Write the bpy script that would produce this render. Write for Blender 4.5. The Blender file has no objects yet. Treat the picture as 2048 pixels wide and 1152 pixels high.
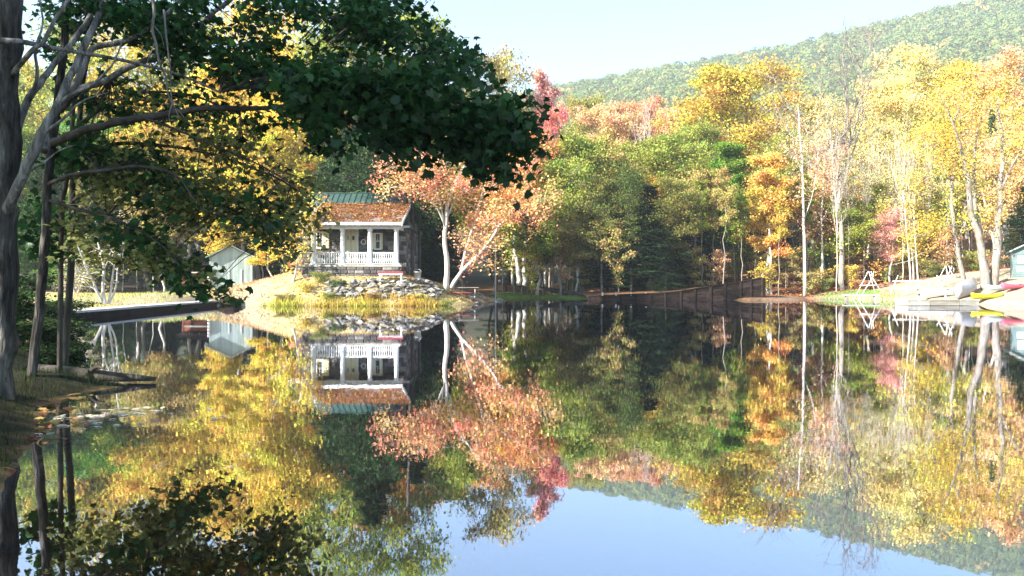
import bpy, math, random
import numpy as np
from mathutils import Vector, Matrix

# ------------------------------------------------------------------ camera, sky, sun, exposure
SC = bpy.context.scene
COL = SC.collection
F = 1593.0; HOR = 567.0; CX = 1024.0; EYE = 1.4
cam_d = bpy.data.cameras.new('camera'); cam = bpy.data.objects.new('camera', cam_d); COL.objects.link(cam)
cam.location = (0, 0, EYE); cam.rotation_euler = (math.radians(90), 0, 0)
cam_d.sensor_width = 36; cam_d.lens = 28.0; cam_d.shift_y = -9/2048.0
cam_d.clip_start = 0.05; cam_d.clip_end = 6000
SC.camera = cam

SUN_DIR = Vector((0.80, 0.52, -0.47)).normalized()          # the way the light travels
world = bpy.data.worlds.new("World"); SC.world = world; world.use_nodes = True
wn = world.node_tree; bg = wn.nodes['Background']
sky = wn.nodes.new('ShaderNodeTexSky'); sky.sky_type = 'NISHITA'; sky.sun_disc = False
sky.sun_elevation = math.asin(-SUN_DIR.z); sky.sun_rotation = math.atan2(-SUN_DIR.x, -SUN_DIR.y)
sky.air_density = 1.0; sky.dust_density = 0.6; sky.ozone_density = 2.0
tintn = wn.nodes.new('ShaderNodeMix'); tintn.data_type = 'RGBA'; tintn.blend_type = 'MULTIPLY'; tintn.inputs[0].default_value = 1.0
tintn.inputs[7].default_value = (0.80, 0.97, 1.0, 1); wn.links.new(sky.outputs[0], tintn.inputs[6]); wn.links.new(tintn.outputs[2], bg.inputs[0]); bg.inputs[1].default_value = 0.078
sun_d = bpy.data.lights.new('sun', 'SUN'); sun = bpy.data.objects.new('sun', sun_d); COL.objects.link(sun)
sun.rotation_euler = SUN_DIR.to_track_quat('-Z', 'Y').to_euler()
sun_d.energy = 5.0; sun_d.angle = math.radians(0.5); sun_d.color = (1.0, 0.93, 0.82)
SC.view_settings.view_transform = 'Standard'; SC.view_settings.look = 'None'
SC.view_settings.gamma = 1.0; SC.view_settings.use_curve_mapping = False
SC.view_settings.exposure = 2.3
SC.cycles.max_bounces = 6; SC.cycles.diffuse_bounces = 2; SC.cycles.glossy_bounces = 3
SC.cycles.transmission_bounces = 3; SC.cycles.transparent_max_bounces = 6
SC.cycles.caustics_reflective = False; SC.cycles.caustics_refractive = False

rng = np.random.default_rng(7); random.seed(7)

def P(px, py, D):
    return Vector(((px-CX)/F*D, D, EYE+(HOR-py)/F*D))
def PX(px, D): return (px-CX)/F*D

# ------------------------------------------------------------------ materials
def new_mat(name):
    m = bpy.data.materials.new(name); m.use_nodes = True
    nt = m.node_tree
    for n in list(nt.nodes): nt.nodes.remove(n)
    out = nt.nodes.new('ShaderNodeOutputMaterial')
    return m, nt, out
def N(nt, typ, **kw):
    n = nt.nodes.new(typ)
    for k, v in kw.items():
        if k.startswith('i_'):
            key = k[2:]
            key = int(key) if key.isdigit() else key.replace('_', ' ')
            n.inputs[key].default_value = v
        else: setattr(n, k, v)
    return n
def ramp(nt, fac, stops):
    r = nt.nodes.new('ShaderNodeValToRGB')
    e = r.color_ramp.elements
    while len(e) < len(stops): e.new(0.5)
    for k, (p, c) in enumerate(stops):
        e[k].position = p; e[k].color = (*c, 1)
    nt.links.new(fac, r.inputs[0]); return r
def noise_mat(name, stops, scale=4.0, rough=0.85, bump=0.3, bscale=20.0, stretch=(1,1,1), detail=5, spec=0.3, objrand=0.0):
    m, nt, out = new_mat(name)
    tc = N(nt, 'ShaderNodeTexCoord'); mp = N(nt, 'ShaderNodeMapping'); mp.inputs['Scale'].default_value = stretch
    nt.links.new(tc.outputs['Object'], mp.inputs[0])
    no = N(nt, 'ShaderNodeTexNoise', i_Scale=scale, i_Detail=detail, i_Roughness=0.65)
    nt.links.new(mp.outputs[0], no.inputs['Vector'])
    fac = no.outputs[0]
    if objrand:
        oi = N(nt, 'ShaderNodeObjectInfo')
        ma = N(nt, 'ShaderNodeMath', operation='MULTIPLY_ADD'); ma.inputs[1].default_value = objrand
        nt.links.new(oi.outputs['Random'], ma.inputs[0]); nt.links.new(no.outputs[0], ma.inputs[2])
        sb = N(nt, 'ShaderNodeMath', operation='SUBTRACT'); sb.inputs[1].default_value = objrand/2
        nt.links.new(ma.outputs[0], sb.inputs[0]); fac = sb.outputs[0]
    r = ramp(nt, fac, stops)
    b = N(nt, 'ShaderNodeBsdfPrincipled', i_Roughness=rough); b.inputs['Specular IOR Level'].default_value = spec
    nt.links.new(r.outputs[0], b.inputs['Base Color'])
    if bump:
        n2 = N(nt, 'ShaderNodeTexNoise', i_Scale=bscale, i_Detail=4.0)
        nt.links.new(mp.outputs[0], n2.inputs['Vector'])
        bp = N(nt, 'ShaderNodeBump', i_Strength=bump, i_Distance=0.05)
        nt.links.new(n2.outputs[0], bp.inputs['Height']); nt.links.new(bp.outputs[0], b.inputs['Normal'])
    nt.links.new(b.outputs[0], out.inputs[0]); return m
def leaf_mat(name, col=None, trans=0.35, gloss=0.0, hue_spread=0.05):
    """colour from the object's own colour (or col); per-leaf and per-clump variation from the mesh attribute"""
    m, nt, out = new_mat(name)
    if col is None:
        oi = N(nt, 'ShaderNodeObjectInfo'); c = oi.outputs['Color']
    else:
        rg = N(nt, 'ShaderNodeRGB'); rg.outputs[0].default_value = (*col, 1); c = rg.outputs[0]
    at = N(nt, 'ShaderNodeAttribute', attribute_name='tint')
    sp = N(nt, 'ShaderNodeSeparateColor'); nt.links.new(at.outputs['Color'], sp.inputs[0])
    hs = N(nt, 'ShaderNodeHueSaturation')
    mh = N(nt, 'ShaderNodeMapRange'); mh.inputs['To Min'].default_value = 0.5-hue_spread*0.7; mh.inputs['To Max'].default_value = 0.5+hue_spread*0.7
    nt.links.new(sp.outputs[1], mh.inputs[0]); nt.links.new(mh.outputs[0], hs.inputs['Hue'])
    mv = N(nt, 'ShaderNodeMapRange'); mv.inputs['To Min'].default_value = 0.35; mv.inputs['To Max'].default_value = 1.75  # wide random spread puts sunlit highlights into the leaf colour
    nt.links.new(sp.outputs[0], mv.inputs[0]); nt.links.new(mv.outputs[0], hs.inputs['Value'])
    nt.links.new(c, hs.inputs['Color'])
    d = N(nt, 'ShaderNodeBsdfDiffuse'); t = N(nt, 'ShaderNodeBsdfTranslucent')
    nt.links.new(hs.outputs[0], d.inputs[0]); nt.links.new(hs.outputs[0], t.inputs[0])
    mx = N(nt, 'ShaderNodeMixShader'); mx.inputs[0].default_value = trans
    nt.links.new(d.outputs[0], mx.inputs[1]); nt.links.new(t.outputs[0], mx.inputs[2])
    last = mx
    if gloss:
        g = N(nt, 'ShaderNodeBsdfGlossy', i_Roughness=0.38); g.inputs[0].default_value = (1, 1, 1, 1)
        m2 = N(nt, 'ShaderNodeMixShader'); m2.inputs[0].default_value = gloss
        nt.links.new(mx.outputs[0], m2.inputs[1]); nt.links.new(g.outputs[0], m2.inputs[2]); last = m2
    nt.links.new(last.outputs[0], out.inputs[0]); return m

M = {}
M['leaf'] = leaf_mat('autumn_leaves', trans=0.38, hue_spread=0.07)
M['leaf_maple'] = leaf_mat('maple_leaves', trans=0.42, gloss=0.02, hue_spread=0.03)
M['needles'] = leaf_mat('needles', trans=0.15, hue_spread=0.02)
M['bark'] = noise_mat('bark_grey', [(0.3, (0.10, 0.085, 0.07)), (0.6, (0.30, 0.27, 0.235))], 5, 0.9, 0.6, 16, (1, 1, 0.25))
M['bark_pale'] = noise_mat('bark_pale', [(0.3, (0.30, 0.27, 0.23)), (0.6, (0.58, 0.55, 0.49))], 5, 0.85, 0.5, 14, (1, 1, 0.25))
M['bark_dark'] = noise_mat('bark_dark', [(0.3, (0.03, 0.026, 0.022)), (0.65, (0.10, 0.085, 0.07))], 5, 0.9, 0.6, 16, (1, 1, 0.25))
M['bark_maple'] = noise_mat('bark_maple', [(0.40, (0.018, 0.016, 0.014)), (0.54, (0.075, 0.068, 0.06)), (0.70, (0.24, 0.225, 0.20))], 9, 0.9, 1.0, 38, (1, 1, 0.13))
M['bark_mid'] = noise_mat('bark_sunlit_maple', [(0.36, (0.05, 0.045, 0.04)), (0.52, (0.22, 0.20, 0.18)), (0.68, (0.46, 0.44, 0.40))], 9, 0.9, 1.0, 38, (1, 1, 0.13))  # paler copy of the maple bark, sunlight on branches put into the colour
M['rock'] = noise_mat('rock', [(0.3, (0.05, 0.045, 0.04)), (0.5, (0.17, 0.16, 0.14)), (0.75, (0.38, 0.36, 0.32))], 3, 0.85, 0.5, 12, objrand=0.3)
M['stone'] = noise_mat('wall_stone', [(0.3, (0.055, 0.05, 0.05)), (0.55, (0.14, 0.13, 0.125)), (0.8, (0.30, 0.28, 0.26))], 3, 0.9, 0.5, 14, objrand=0.5)
M['mortar'] = noise_mat('mortar', [(0.3, (0.09, 0.085, 0.08)), (0.7, (0.19, 0.18, 0.165))], 6)
M['white'] = noise_mat('white_paint', [(0.25, (0.60, 0.59, 0.56)), (0.6, (0.80, 0.79, 0.77))], 3, 0.55, 0.15, 30)
M['cream'] = noise_mat('cream_paint', [(0.3, (0.62, 0.56, 0.36)), (0.7, (0.74, 0.68, 0.48))], 3, 0.5, 0.1, 30)
M['glass'] = noise_mat('window_glass', [(0.3, (0.012, 0.014, 0.016)), (0.7, (0.03, 0.034, 0.036))], 2, 0.08, 0, spec=0.6)
M['roof_green'] = noise_mat('green_metal_roof', [(0.3, (0.02, 0.055, 0.045)), (0.7, (0.055, 0.10, 0.085))], 1.5, 0.45, 0.1, 8, spec=0.4)
M['roof_brown'] = noise_mat('porch_shingle', [(0.3, (0.13, 0.09, 0.07)), (0.7, (0.26, 0.20, 0.16))], 4, 0.9, 0.4, objrand=0.4)
M['concrete'] = noise_mat('concrete', [(0.3, (0.40, 0.39, 0.38)), (0.7, (0.60, 0.585, 0.56))], 1.4, 0.9, 0.3, 12)
M['wood_grey'] = noise_mat('weathered_wood', [(0.3, (0.20, 0.18, 0.15)), (0.7, (0.40, 0.37, 0.32))], 3, 0.85, 0.4, 14, (0.3, 1, 1), objrand=0.3)
M['wood_dark_and_shade'] = noise_mat('dark_timber_and_shade', [(0.3, (0.012, 0.009, 0.008)), (0.7, (0.036, 0.025, 0.022))], 3, 0.95, 0.5, 12, objrand=0.4, spec=0.03)  # dark wood; also carries the shade on the dam and left wall faces
M['wood_rust'] = noise_mat('rust_red_boards', [(0.3, (0.10, 0.03, 0.018)), (0.7, (0.26, 0.085, 0.045))], 3, 0.85, 0.3, 12, objrand=0.4)
M['red'] = noise_mat('red_paint', [(0.3, (0.24, 0.035, 0.05)), (0.7, (0.36, 0.06, 0.075))], 4, 0.5, 0.1)
M['drum'] = noise_mat('rusty_red_drum', [(0.3, (0.28, 0.08, 0.05)), (0.7, (0.45, 0.15, 0.10))], 5, 0.6, 0.2)
M['shed_blue'] = noise_mat('pale_blue_boards', [(0.3, (0.28, 0.36, 0.36)), (0.7, (0.46, 0.54, 0.54))], 3, 0.7, 0.2, 14, (1, 1, 0.2), objrand=0.25)
M['shed_teal'] = noise_mat('teal_boards', [(0.3, (0.09, 0.14, 0.14)), (0.7, (0.14, 0.20, 0.195))], 2, 0.7, 0.2, objrand=0.2)
M['grey_roof'] = noise_mat('grey_roof', [(0.3, (0.20, 0.24, 0.24)), (0.7, (0.33, 0.37, 0.36))], 3, 0.8, 0.3)
M['canoe_grey'] = noise_mat('aluminium_hull', [(0.3, (0.26, 0.26, 0.27)), (0.7, (0.38, 0.38, 0.39))], 2, 0.38, 0.1, spec=0.5)
M['canoe_white'] = noise_mat('white_hull', [(0.3, (0.40, 0.40, 0.39)), (0.7, (0.55, 0.55, 0.54))], 2, 0.4, 0.1)
M['dock_pale'] = noise_mat('pale_deck_boards', [(0.3, (0.24, 0.23, 0.20)), (0.7, (0.42, 0.40, 0.36))], 3, 0.8, 0.3, 14, objrand=0.3)
M['yellow'] = noise_mat('yellow_plastic', [(0.3, (0.60, 0.58, 0.02)), (0.7, (0.75, 0.72, 0.04))], 3, 0.35, 0)
M['sky_blue'] = noise_mat('light_blue_plastic', [(0.3, (0.35, 0.50, 0.55)), (0.7, (0.48, 0.62, 0.66))], 3, 0.35, 0)
M['pink'] = noise_mat('pink_plastic', [(0.3, (0.60, 0.10, 0.16)), (0.7, (0.75, 0.16, 0.24))], 3, 0.35, 0)
M['metal'] = noise_mat('galvanised', [(0.3, (0.45, 0.46, 0.47)), (0.7, (0.68, 0.69, 0.70))], 4, 0.4, 0.1, spec=0.5)

def ground_mat():
    m, nt, out = new_mat('ground_soil_and_litter')
    at = N(nt, 'ShaderNodeAttribute', attribute_name='zone')
    geo = N(nt, 'ShaderNodeNewGeometry')
    n1 = N(nt, 'ShaderNodeTexNoise', i_Scale=1.3, i_Detail=8.0, i_Roughness=0.7); nt.links.new(geo.outputs['Position'], n1.inputs['Vector'])
    n2 = N(nt, 'ShaderNodeTexNoise', i_Scale=9.0, i_Detail=6.0, i_Roughness=0.75); nt.links.new(geo.outputs['Position'], n2.inputs['Vector'])
    hs = N(nt, 'ShaderNodeHueSaturation')
    mr = N(nt, 'ShaderNodeMapRange'); mr.inputs['From Min'].default_value = 0.3; mr.inputs['From Max'].default_value = 0.7
    mr.inputs['To Min'].default_value = 0.45; mr.inputs['To Max'].default_value = 1.5
    nt.links.new(n2.outputs[0], mr.inputs[0]); nt.links.new(mr.outputs[0], hs.inputs['Value'])
    mh = N(nt, 'ShaderNodeMapRange'); mh.inputs['From Min'].default_value = 0.3; mh.inputs['From Max'].default_value = 0.7
    mh.inputs['To Min'].default_value = 0.475; mh.inputs['To Max'].default_value = 0.53
    nt.links.new(n1.outputs[0], mh.inputs[0]); nt.links.new(mh.outputs[0], hs.inputs['Hue'])
    nt.links.new(at.outputs['Color'], hs.inputs['Color'])
    b = N(nt, 'ShaderNodeBsdfPrincipled', i_Roughness=0.95); b.inputs['Specular IOR Level'].default_value = 0.1
    nt.links.new(hs.outputs[0], b.inputs['Base Color'])
    bp = N(nt, 'ShaderNodeBump', i_Strength=0.8, i_Distance=0.12); nt.links.new(n2.outputs[0], bp.inputs['Height'])
    nt.links.new(bp.outputs[0], b.inputs['Normal'])
    nt.links.new(b.outputs[0], out.inputs[0]); return m
M['ground'] = ground_mat()

def water_mat():
    m, nt, out = new_mat('still_pond_water')
    geo = N(nt, 'ShaderNodeNewGeometry')
    mp = N(nt, 'ShaderNodeMapping'); mp.inputs['Scale'].default_value = (1, 0.6, 1)
    nt.links.new(geo.outputs['Position'], mp.inputs[0])
    n1 = N(nt, 'ShaderNodeTexNoise', i_Scale=5.0, i_Detail=3.0, i_Roughness=0.55); nt.links.new(mp.outputs[0], n1.inputs['Vector'])
    n2 = N(nt, 'ShaderNodeTexNoise', i_Scale=0.5, i_Detail=2.0); nt.links.new(mp.outputs[0], n2.inputs['Vector'])
    ad = N(nt, 'ShaderNodeMath', operation='MULTIPLY'); nt.links.new(n1.outputs[0], ad.inputs[0]); nt.links.new(n2.outputs[0], ad.inputs[1])
    bp = N(nt, 'ShaderNodeBump', i_Strength=0.075, i_Distance=0.012); nt.links.new(ad.outputs[0], bp.inputs['Height'])
    g = N(nt, 'ShaderNodeBsdfGlossy', i_Roughness=0.012); g.inputs[0].default_value = (0.86, 0.89, 1.0, 1)
    nt.links.new(bp.outputs[0], g.inputs['Normal'])
    t = N(nt, 'ShaderNodeBsdfTransparent'); t.inputs[0].default_value = (0.75, 0.68, 0.48, 1)
    fr = N(nt, 'ShaderNodeFresnel', i_IOR=1.33)
    nt.links.new(bp.outputs[0], fr.inputs['Normal'])
    mr = N(nt, 'ShaderNodeMapRange'); mr.inputs['From Min'].default_value = 0.0; mr.inputs['From Max'].default_value = 0.5
    mr.inputs['To Min'].default_value = 0.46; mr.inputs['To Max'].default_value = 0.9
    nt.links.new(fr.outputs[0], mr.inputs[0])
    mx = N(nt, 'ShaderNodeMixShader'); nt.links.new(mr.outputs[0], mx.inputs[0])
    nt.links.new(t.outputs[0], mx.inputs[1]); nt.links.new(g.outputs[0], mx.inputs[2])
    nt.links.new(mx.outputs[0], out.inputs[0]); return m
M['water'] = water_mat()

# ------------------------------------------------------------------ object helpers
def tag(o, label=None, cat=None, group=None, kind=None):
    if label: o['label'] = label
    if cat: o['category'] = cat
    if group: o['group'] = group
    if kind: o['kind'] = kind
    return o
def link(name, me, mat=None, parent=None, loc=None, rot=None, scale=None):
    o = bpy.data.objects.new(name, me); COL.objects.link(o)
    if mat is not None and me is not None and not me.materials: me.materials.append(mat)
    if parent is not None: o.parent = parent
    if loc is not None: o.location = loc
    if rot is not None: o.rotation_euler = rot
    if scale is not None: o.scale = scale
    return o
def empty(name, loc=(0, 0, 0), rz=0):
    o = bpy.data.objects.new(name, None); COL.objects.link(o); o.location = loc; o.rotation_euler = (0, 0, rz)
    o.empty_display_size = 0.2
    return o
def copy_tree(o, parent=None):
    c = o.copy(); COL.objects.link(c); c.parent = parent
    for ch in list(o.children): copy_tree(ch, c)
    return c
class MB:
    """collects simple shapes into one mesh"""
    def __init__(s): s.v = []; s.f = []
    def box(s, x0, x1, y0, y1, z0, z1, mat=None):
        n = len(s.v)
        c = [Vector((x, y, z)) for x, y, z in ((x0,y0,z0),(x1,y0,z0),(x1,y1,z0),(x0,y1,z0),(x0,y0,z1),(x1,y0,z1),(x1,y1,z1),(x0,y1,z1))]
        if mat is not None: c = [mat @ q for q in c]
        s.v += [tuple(q) for q in c]
        s.f += [tuple(n+i for i in q) for q in ((0,3,2,1),(4,5,6,7),(0,1,5,4),(1,2,6,5),(2,3,7,6),(3,0,4,7))]
        return s
    def bar(s, a, b, w, h=None):
        a = Vector(a); b = Vector(b); h = h or w; d = b-a; L = d.length
        m = Matrix.Translation(a) @ d.to_track_quat('Z', 'Y').to_matrix().to_4x4()
        return s.box(-w/2, w/2, -h/2, h/2, 0, L, m)
    def tube(s, pts, rad, sides=6, cap=True):
        pts = [Vector(p) for p in pts]; n0 = len(s.v); prev = None
        for i, p in enumerate(pts):
            t = (pts[min(i+1, len(pts)-1)] - pts[max(i-1, 0)])
            if t.length < 1e-6: t = Vector((0, 0, 1))
            t.normalize()
            if prev is None:
                u = t.cross(Vector((0.3, 1, 0.1)))
                if u.length < 0.05: u = t.cross(Vector((1, 0, 0)))
            else: u = prev - t*prev.dot(t)
            u.normalize(); w = t.cross(u); prev = u
            r = rad[i] if hasattr(rad, '__len__') else rad
            for k in range(sides):
                a = 2*math.pi*k/sides
                s.v.append(tuple(p + (u*math.cos(a)+w*math.sin(a))*r))
        for i in range(len(pts)-1):
            for k in range(sides):
                a = n0+i*sides+k; b = n0+i*sides+(k+1) % sides
                s.f.append((a, b, b+sides, a+sides))
        if cap:
            s.f.append(tuple(n0+k for k in range(sides))[::-1]); e = n0+(len(pts)-1)*sides
            s.f.append(tuple(e+k for k in range(sides)))
        return s
    def lathe(s, prof, c=(0, 0, 0), sides=12):
        n0 = len(s.v)
        for r, z in prof:
            for k in range(sides):
                a = 2*math.pi*k/sides; s.v.append((c[0]+r*math.cos(a), c[1]+r*math.sin(a), c[2]+z))
        for i in range(len(prof)-1):
            for k in range(sides):
                a = n0+i*sides+k; b = n0+i*sides+(k+1) % sides
                s.f.append((a, b, b+sides, a+sides))
        s.f.append(tuple(n0+k for k in range(sides))[::-1]); e = n0+(len(prof)-1)*sides
        s.f.append(tuple(e+k for k in range(sides)))
        return s
    def poly(s, pts, faces):
        n = len(s.v); s.v += [tuple(p) for p in pts]; s.f += [tuple(n+i for i in f) for f in faces]; return s
    def mesh(s, name, smooth=False):
        me = bpy.data.meshes.new(name); me.from_pydata(s.v, [], s.f)
        if smooth: me.polygons.foreach_set('use_smooth', [True]*len(me.polygons))
        me.update(); return me
    def build(s, name, mat, parent=None, smooth=False, loc=None, rot=None):
        me = s.mesh(name, smooth)
        return link(name, me, mat, parent, loc, rot)
def np_mesh(name, V, FA, tint=None, smooth=False, attr='tint'):
    """V (n,3), FA (m,k) faces all with k corners, tint (n,3)"""
    me = bpy.data.meshes.new(name); n = len(V); m, k = FA.shape
    me.vertices.add(n); me.vertices.foreach_set('co', np.ascontiguousarray(V, np.float32).ravel())
    me.loops.add(m*k); me.loops.foreach_set('vertex_index', np.ascontiguousarray(FA, np.int32).ravel())
    me.polygons.add(m); me.polygons.foreach_set('loop_start', np.arange(0, m*k, k, dtype=np.int32))
    if smooth: me.polygons.foreach_set('use_smooth', np.ones(m, bool))
    me.update(calc_edges=True)
    if tint is not None:
        a = me.attributes.new(attr, 'FLOAT_COLOR', 'POINT')
        c = np.ones((n, 4), np.float32); c[:, :3] = tint; a.data.foreach_set('color', c.ravel())
    return me

KITE = np.array([[0, 0, 0], [0.38, 0.5, 0.08], [0, 1, 0], [-0.38, 0.5, 0.08]], float)
KITE_F = np.array([[0, 1, 2, 3]])
def maple_template():
    pts = [(0, 0), (.22, .10), (.52, .12), (.36, .30), (.62, .55), (.30, .58), (0, 1.0), (-.30, .58), (-.62, .55), (-.36, .30), (-.52, .12), (-.22, .10)]
    v = [[0, .38, .0]] + [[x, y, -0.12*abs(x)+(.05 if i % 2 else -.03)] for i, (x, y) in enumerate(pts)]
    f = [[0, 1+i, 1+(i+1) % len(pts)] for i in range(len(pts))]
    return np.array(v), np.array(f)
MAPLE, MAPLE_F = maple_template()
def leaves(name, C, size, clump_tint, r, upbias=0.6, template=(KITE, KITE_F), droop=0.0, narrow=1.0):
    """one mesh of many small leaves; C (n,3) positions"""
    T, TF = template; n = len(C)
    nrm = r.normal(size=(n, 3)); nrm[:, 2] = np.abs(nrm[:, 2])+upbias; nrm /= np.linalg.norm(nrm, axis=1)[:, None]
    d = r.normal(size=(n, 3)); d[:, 2] -= droop; d -= nrm*(d*nrm).sum(1)[:, None]; d /= np.linalg.norm(d, axis=1)[:, None]+1e-9
    s = np.cross(d, nrm); sz = size*r.uniform(0.65, 1.3, n)
    V = C[:, None, :] + sz[:, None, None]*(T[None, :, 0:1]*narrow*s[:, None, :] + T[None, :, 1:2]*d[:, None, :] + T[None, :, 2:3]*nrm[:, None, :])
    k = len(T); FA = (TF[None] + (np.arange(n)*k)[:, None, None]).reshape(-1, TF.shape[1])
    t = np.zeros((n, 3)); t[:, 0] = r.uniform(0, 1, n); t[:, 1] = clump_tint
    return np_mesh(name, V.reshape(-1, 3), FA, np.repeat(t, k, axis=0))

# ------------------------------------------------------------------ terrain
LAKE = np.array([(-3.0, 3.0), (-3.4, 5.3), (-4.2, 7), (-5.3, 9), (-5.5, 10.2), (-5.2, 11), (-7.6, 12.0), (-8.4, 14), (-11.5, 20), (-16.0, 27.4),
    (-17.2, 30), (-18.6, 49.5), (-17.6, 50.6), (-15, 49.8), (-12, 49.5), (-8, 49.4), (-5, 49.6), (-3.2, 51.8), (-1.8, 57), (-0.4, 65.5), (-1.6, 70), (-1.6, 76.5),
    (3.7, 77), (6.5, 74), (8, 70), (11.7, 68.6), (16, 68.6), (18.2, 67.2), (19.6, 65.4), (23.6, 65.3), (25.6, 68.5), (26.8, 73.0), (30.5, 71.5), (32.0, 67), (30.7, 62.5), (30.8, 58), (31.0, 54),
    (31.5, 50), (33, 43), (34, 28), (34, 14), (36, 0), (26, -6), (10, -4), (3, 0.4), (0, 1.6), (-1.8, 2.4)], float)
def sdf(x, y):
    """signed distance to the shoreline, positive on land"""
    x = np.asarray(x, float); y = np.asarray(y, float)
    d = np.full(x.shape, 1e9); inside = np.zeros(x.shape, bool)
    for i in range(len(LAKE)):
        a = LAKE[i]; b = LAKE[(i+1) % len(LAKE)]; e = b-a
        t = np.clip(((x-a[0])*e[0]+(y-a[1])*e[1])/(e@e), 0, 1)
        d = np.minimum(d, np.hypot(x-a[0]-t*e[0], y-a[1]-t*e[1]))
        c = (a[1] > y) != (b[1] > y)
        with np.errstate(divide='ignore', invalid='ignore'):
            xi = (b[0]-a[0])*(y-a[1])/(b[1]-a[1]+1e-12)+a[0]
        inside ^= c & (x < xi)
    return np.where(inside, -d, d)
def sst(t):
    t = np.clip(t, 0, 1); return t*t*(3-2*t)
_wv = [(rng.uniform(0, 6.28), rng.uniform(0, 6.28), f) for f in (0.11, 0.19, 0.33, 0.6, 1.1, 1.9)]
def wob(x, y):
    s = 0
    for a, b, f in _wv: s = s + np.sin(x*f*math.cos(a)+y*f*math.sin(a)+b)/(1+3*f)
    return s
MX = [-60, -24, -20, -17.8, -14.6, -12.5, -7, -5.6, -4.4, -2.2, 0, 4]
MZ = [0.35, 0.45, 0.85, 1.45, 2.15, 2.0, 1.9, 1.45, 1.1, 0.55, 0.3, 0.3]
def ridge(x):
    return np.interp(x, [-900, -420, -70, 38, 150, 252, 450, 700, 1200], [60, 84, 138, 164, 184, 203, 250, 290, 300])
def height(x, y):
    x = np.asarray(x, float); y = np.asarray(y, float)
    d = sdf(x, y)
    land = 0.22*sst(d/0.7)+0.015*np.clip(d, 0, 60)+0.05*wob(x*2, y*2)*sst(d/2)
    md = np.interp(x, MX, MZ)
    my = sst((66-y)/8)*sst((y-44)/4)
    land = land + (md-0.25)*sst(d/3.0)**0.8*my*(x < 5)
    rise = np.clip(y-74, 0, 60)*0.13*sst((x-8)/12) + np.clip(y-90, 0, 100)*0.05
    rise = rise + np.clip(x-33, 0, 60)*0.10*sst((y-40)/15)
    land = land + rise*sst(d/3)
    hz = ridge(x)*sst((y-190)/540)**0.9 if False else ridge(x)*np.clip((y-170)/530, 0, 1)**1.05
    hz = np.where(y > 700, ridge(x)*(1-0.25*sst((y-700)/500)), hz)
    land = land + 0.13*np.clip(d, 0, 9)*sst((x-27)/3)*sst((y-44)/3)*sst((80-y)/8)
    land = np.maximum(land, hz)
    left = sst((1-x)/6)*sst((16-y)/5)
    depth = 0.03+np.clip(-d, 0, 30)*(0.30-0.25*left)
    return np.where(d > 0, land, -np.minimum(depth, 2.2))
def H(x, y): return float(height(np.array([x]), np.array([y]))[0])

def axis(lo, a, b, hi, step, grow):
    v = list(np.arange(a, b+step, step)); s = step; q = v[-1]
    while q < hi: s *= grow; q += s; v.append(q)
    s = step; q = v[0]
    while q > lo: s *= grow; q -= s; v.insert(0, q)
    return np.array(v)
gx = axis(-1600, -30, 45, 2200, 0.33, 1.13); gy = axis(-300, 0, 92, 3000, 0.33, 1.12)
GX, GY = np.meshgrid(gx, gy); Z = height(GX, GY); dd = sdf(GX, GY)
V = np.stack([GX.ravel(), GY.ravel(), Z.ravel()], 1)
ny, nx = GX.shape; idx = np.arange(nx*ny).reshape(ny, nx)
FA = np.stack([idx[:-1, :-1].ravel(), idx[:-1, 1:].ravel(), idx[1:, 1:].ravel(), idx[1:, :-1].ravel()], 1)
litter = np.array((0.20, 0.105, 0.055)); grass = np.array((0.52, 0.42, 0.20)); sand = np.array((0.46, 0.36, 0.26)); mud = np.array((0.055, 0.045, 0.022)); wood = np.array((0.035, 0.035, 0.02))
zx, zy, zd = GX.ravel(), GY.ravel(), dd.ravel()
col = np.tile(litter, (len(zx), 1))
def mixc(c, w): 
    global col
    w = np.clip(w, 0, 1)[:, None]; col = col*(1-w)+c*w
wb = wob(zx*3, zy*3)*0.5+0.5
mixc(grass, sst((68-zy)/5)*sst((zy-30)/5)*(zx < 3)*np.clip(0.35+0.8*wb, 0, 1))
mixc(sand*0.95, sst((-14-zx)/3)*sst((60-zy)/6)*sst((zy-24)/4)*0.8)
mixc(np.array((0.17, 0.24, 0.06)), sst((zy-66)/3)*sst((84-zy)/3)*sst((zx+3)/2)*sst((12.5-zx)/3))
mixc(sand, sst((zx-26)/4)*sst((78-zy)/6)*sst((zy-30)/5))
mixc(sand*0.6, sst((zx-18)/4)*sst((27-zx)/3)*sst((76-zy)/4)*sst((zy-60)/4)*0.4)
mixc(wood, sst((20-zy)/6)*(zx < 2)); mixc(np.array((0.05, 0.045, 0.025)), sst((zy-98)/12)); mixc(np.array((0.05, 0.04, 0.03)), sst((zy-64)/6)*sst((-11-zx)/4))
mixc(np.array((0.09, 0.10, 0.04)), sst((zy-200)/60))
mixc(mud, sst(-zd/0.35))
mixc(np.array((0.40, 0.23, 0.11)), sst(-zd/0.1)*sst((14-zy)/5)*sst((0.5-zx)/4)*np.clip(0.5+0.9*wb, 0, 1))
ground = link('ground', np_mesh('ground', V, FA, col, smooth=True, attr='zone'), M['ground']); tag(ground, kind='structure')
hillmark = None
wv = MB().poly([(-40, -30, 0), (60, -30, 0), (60, 95, 0), (-40, 95, 0)], [(0, 1, 2, 3)])
water = wv.build('water', M['water']); tag(water, kind='structure')

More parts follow.
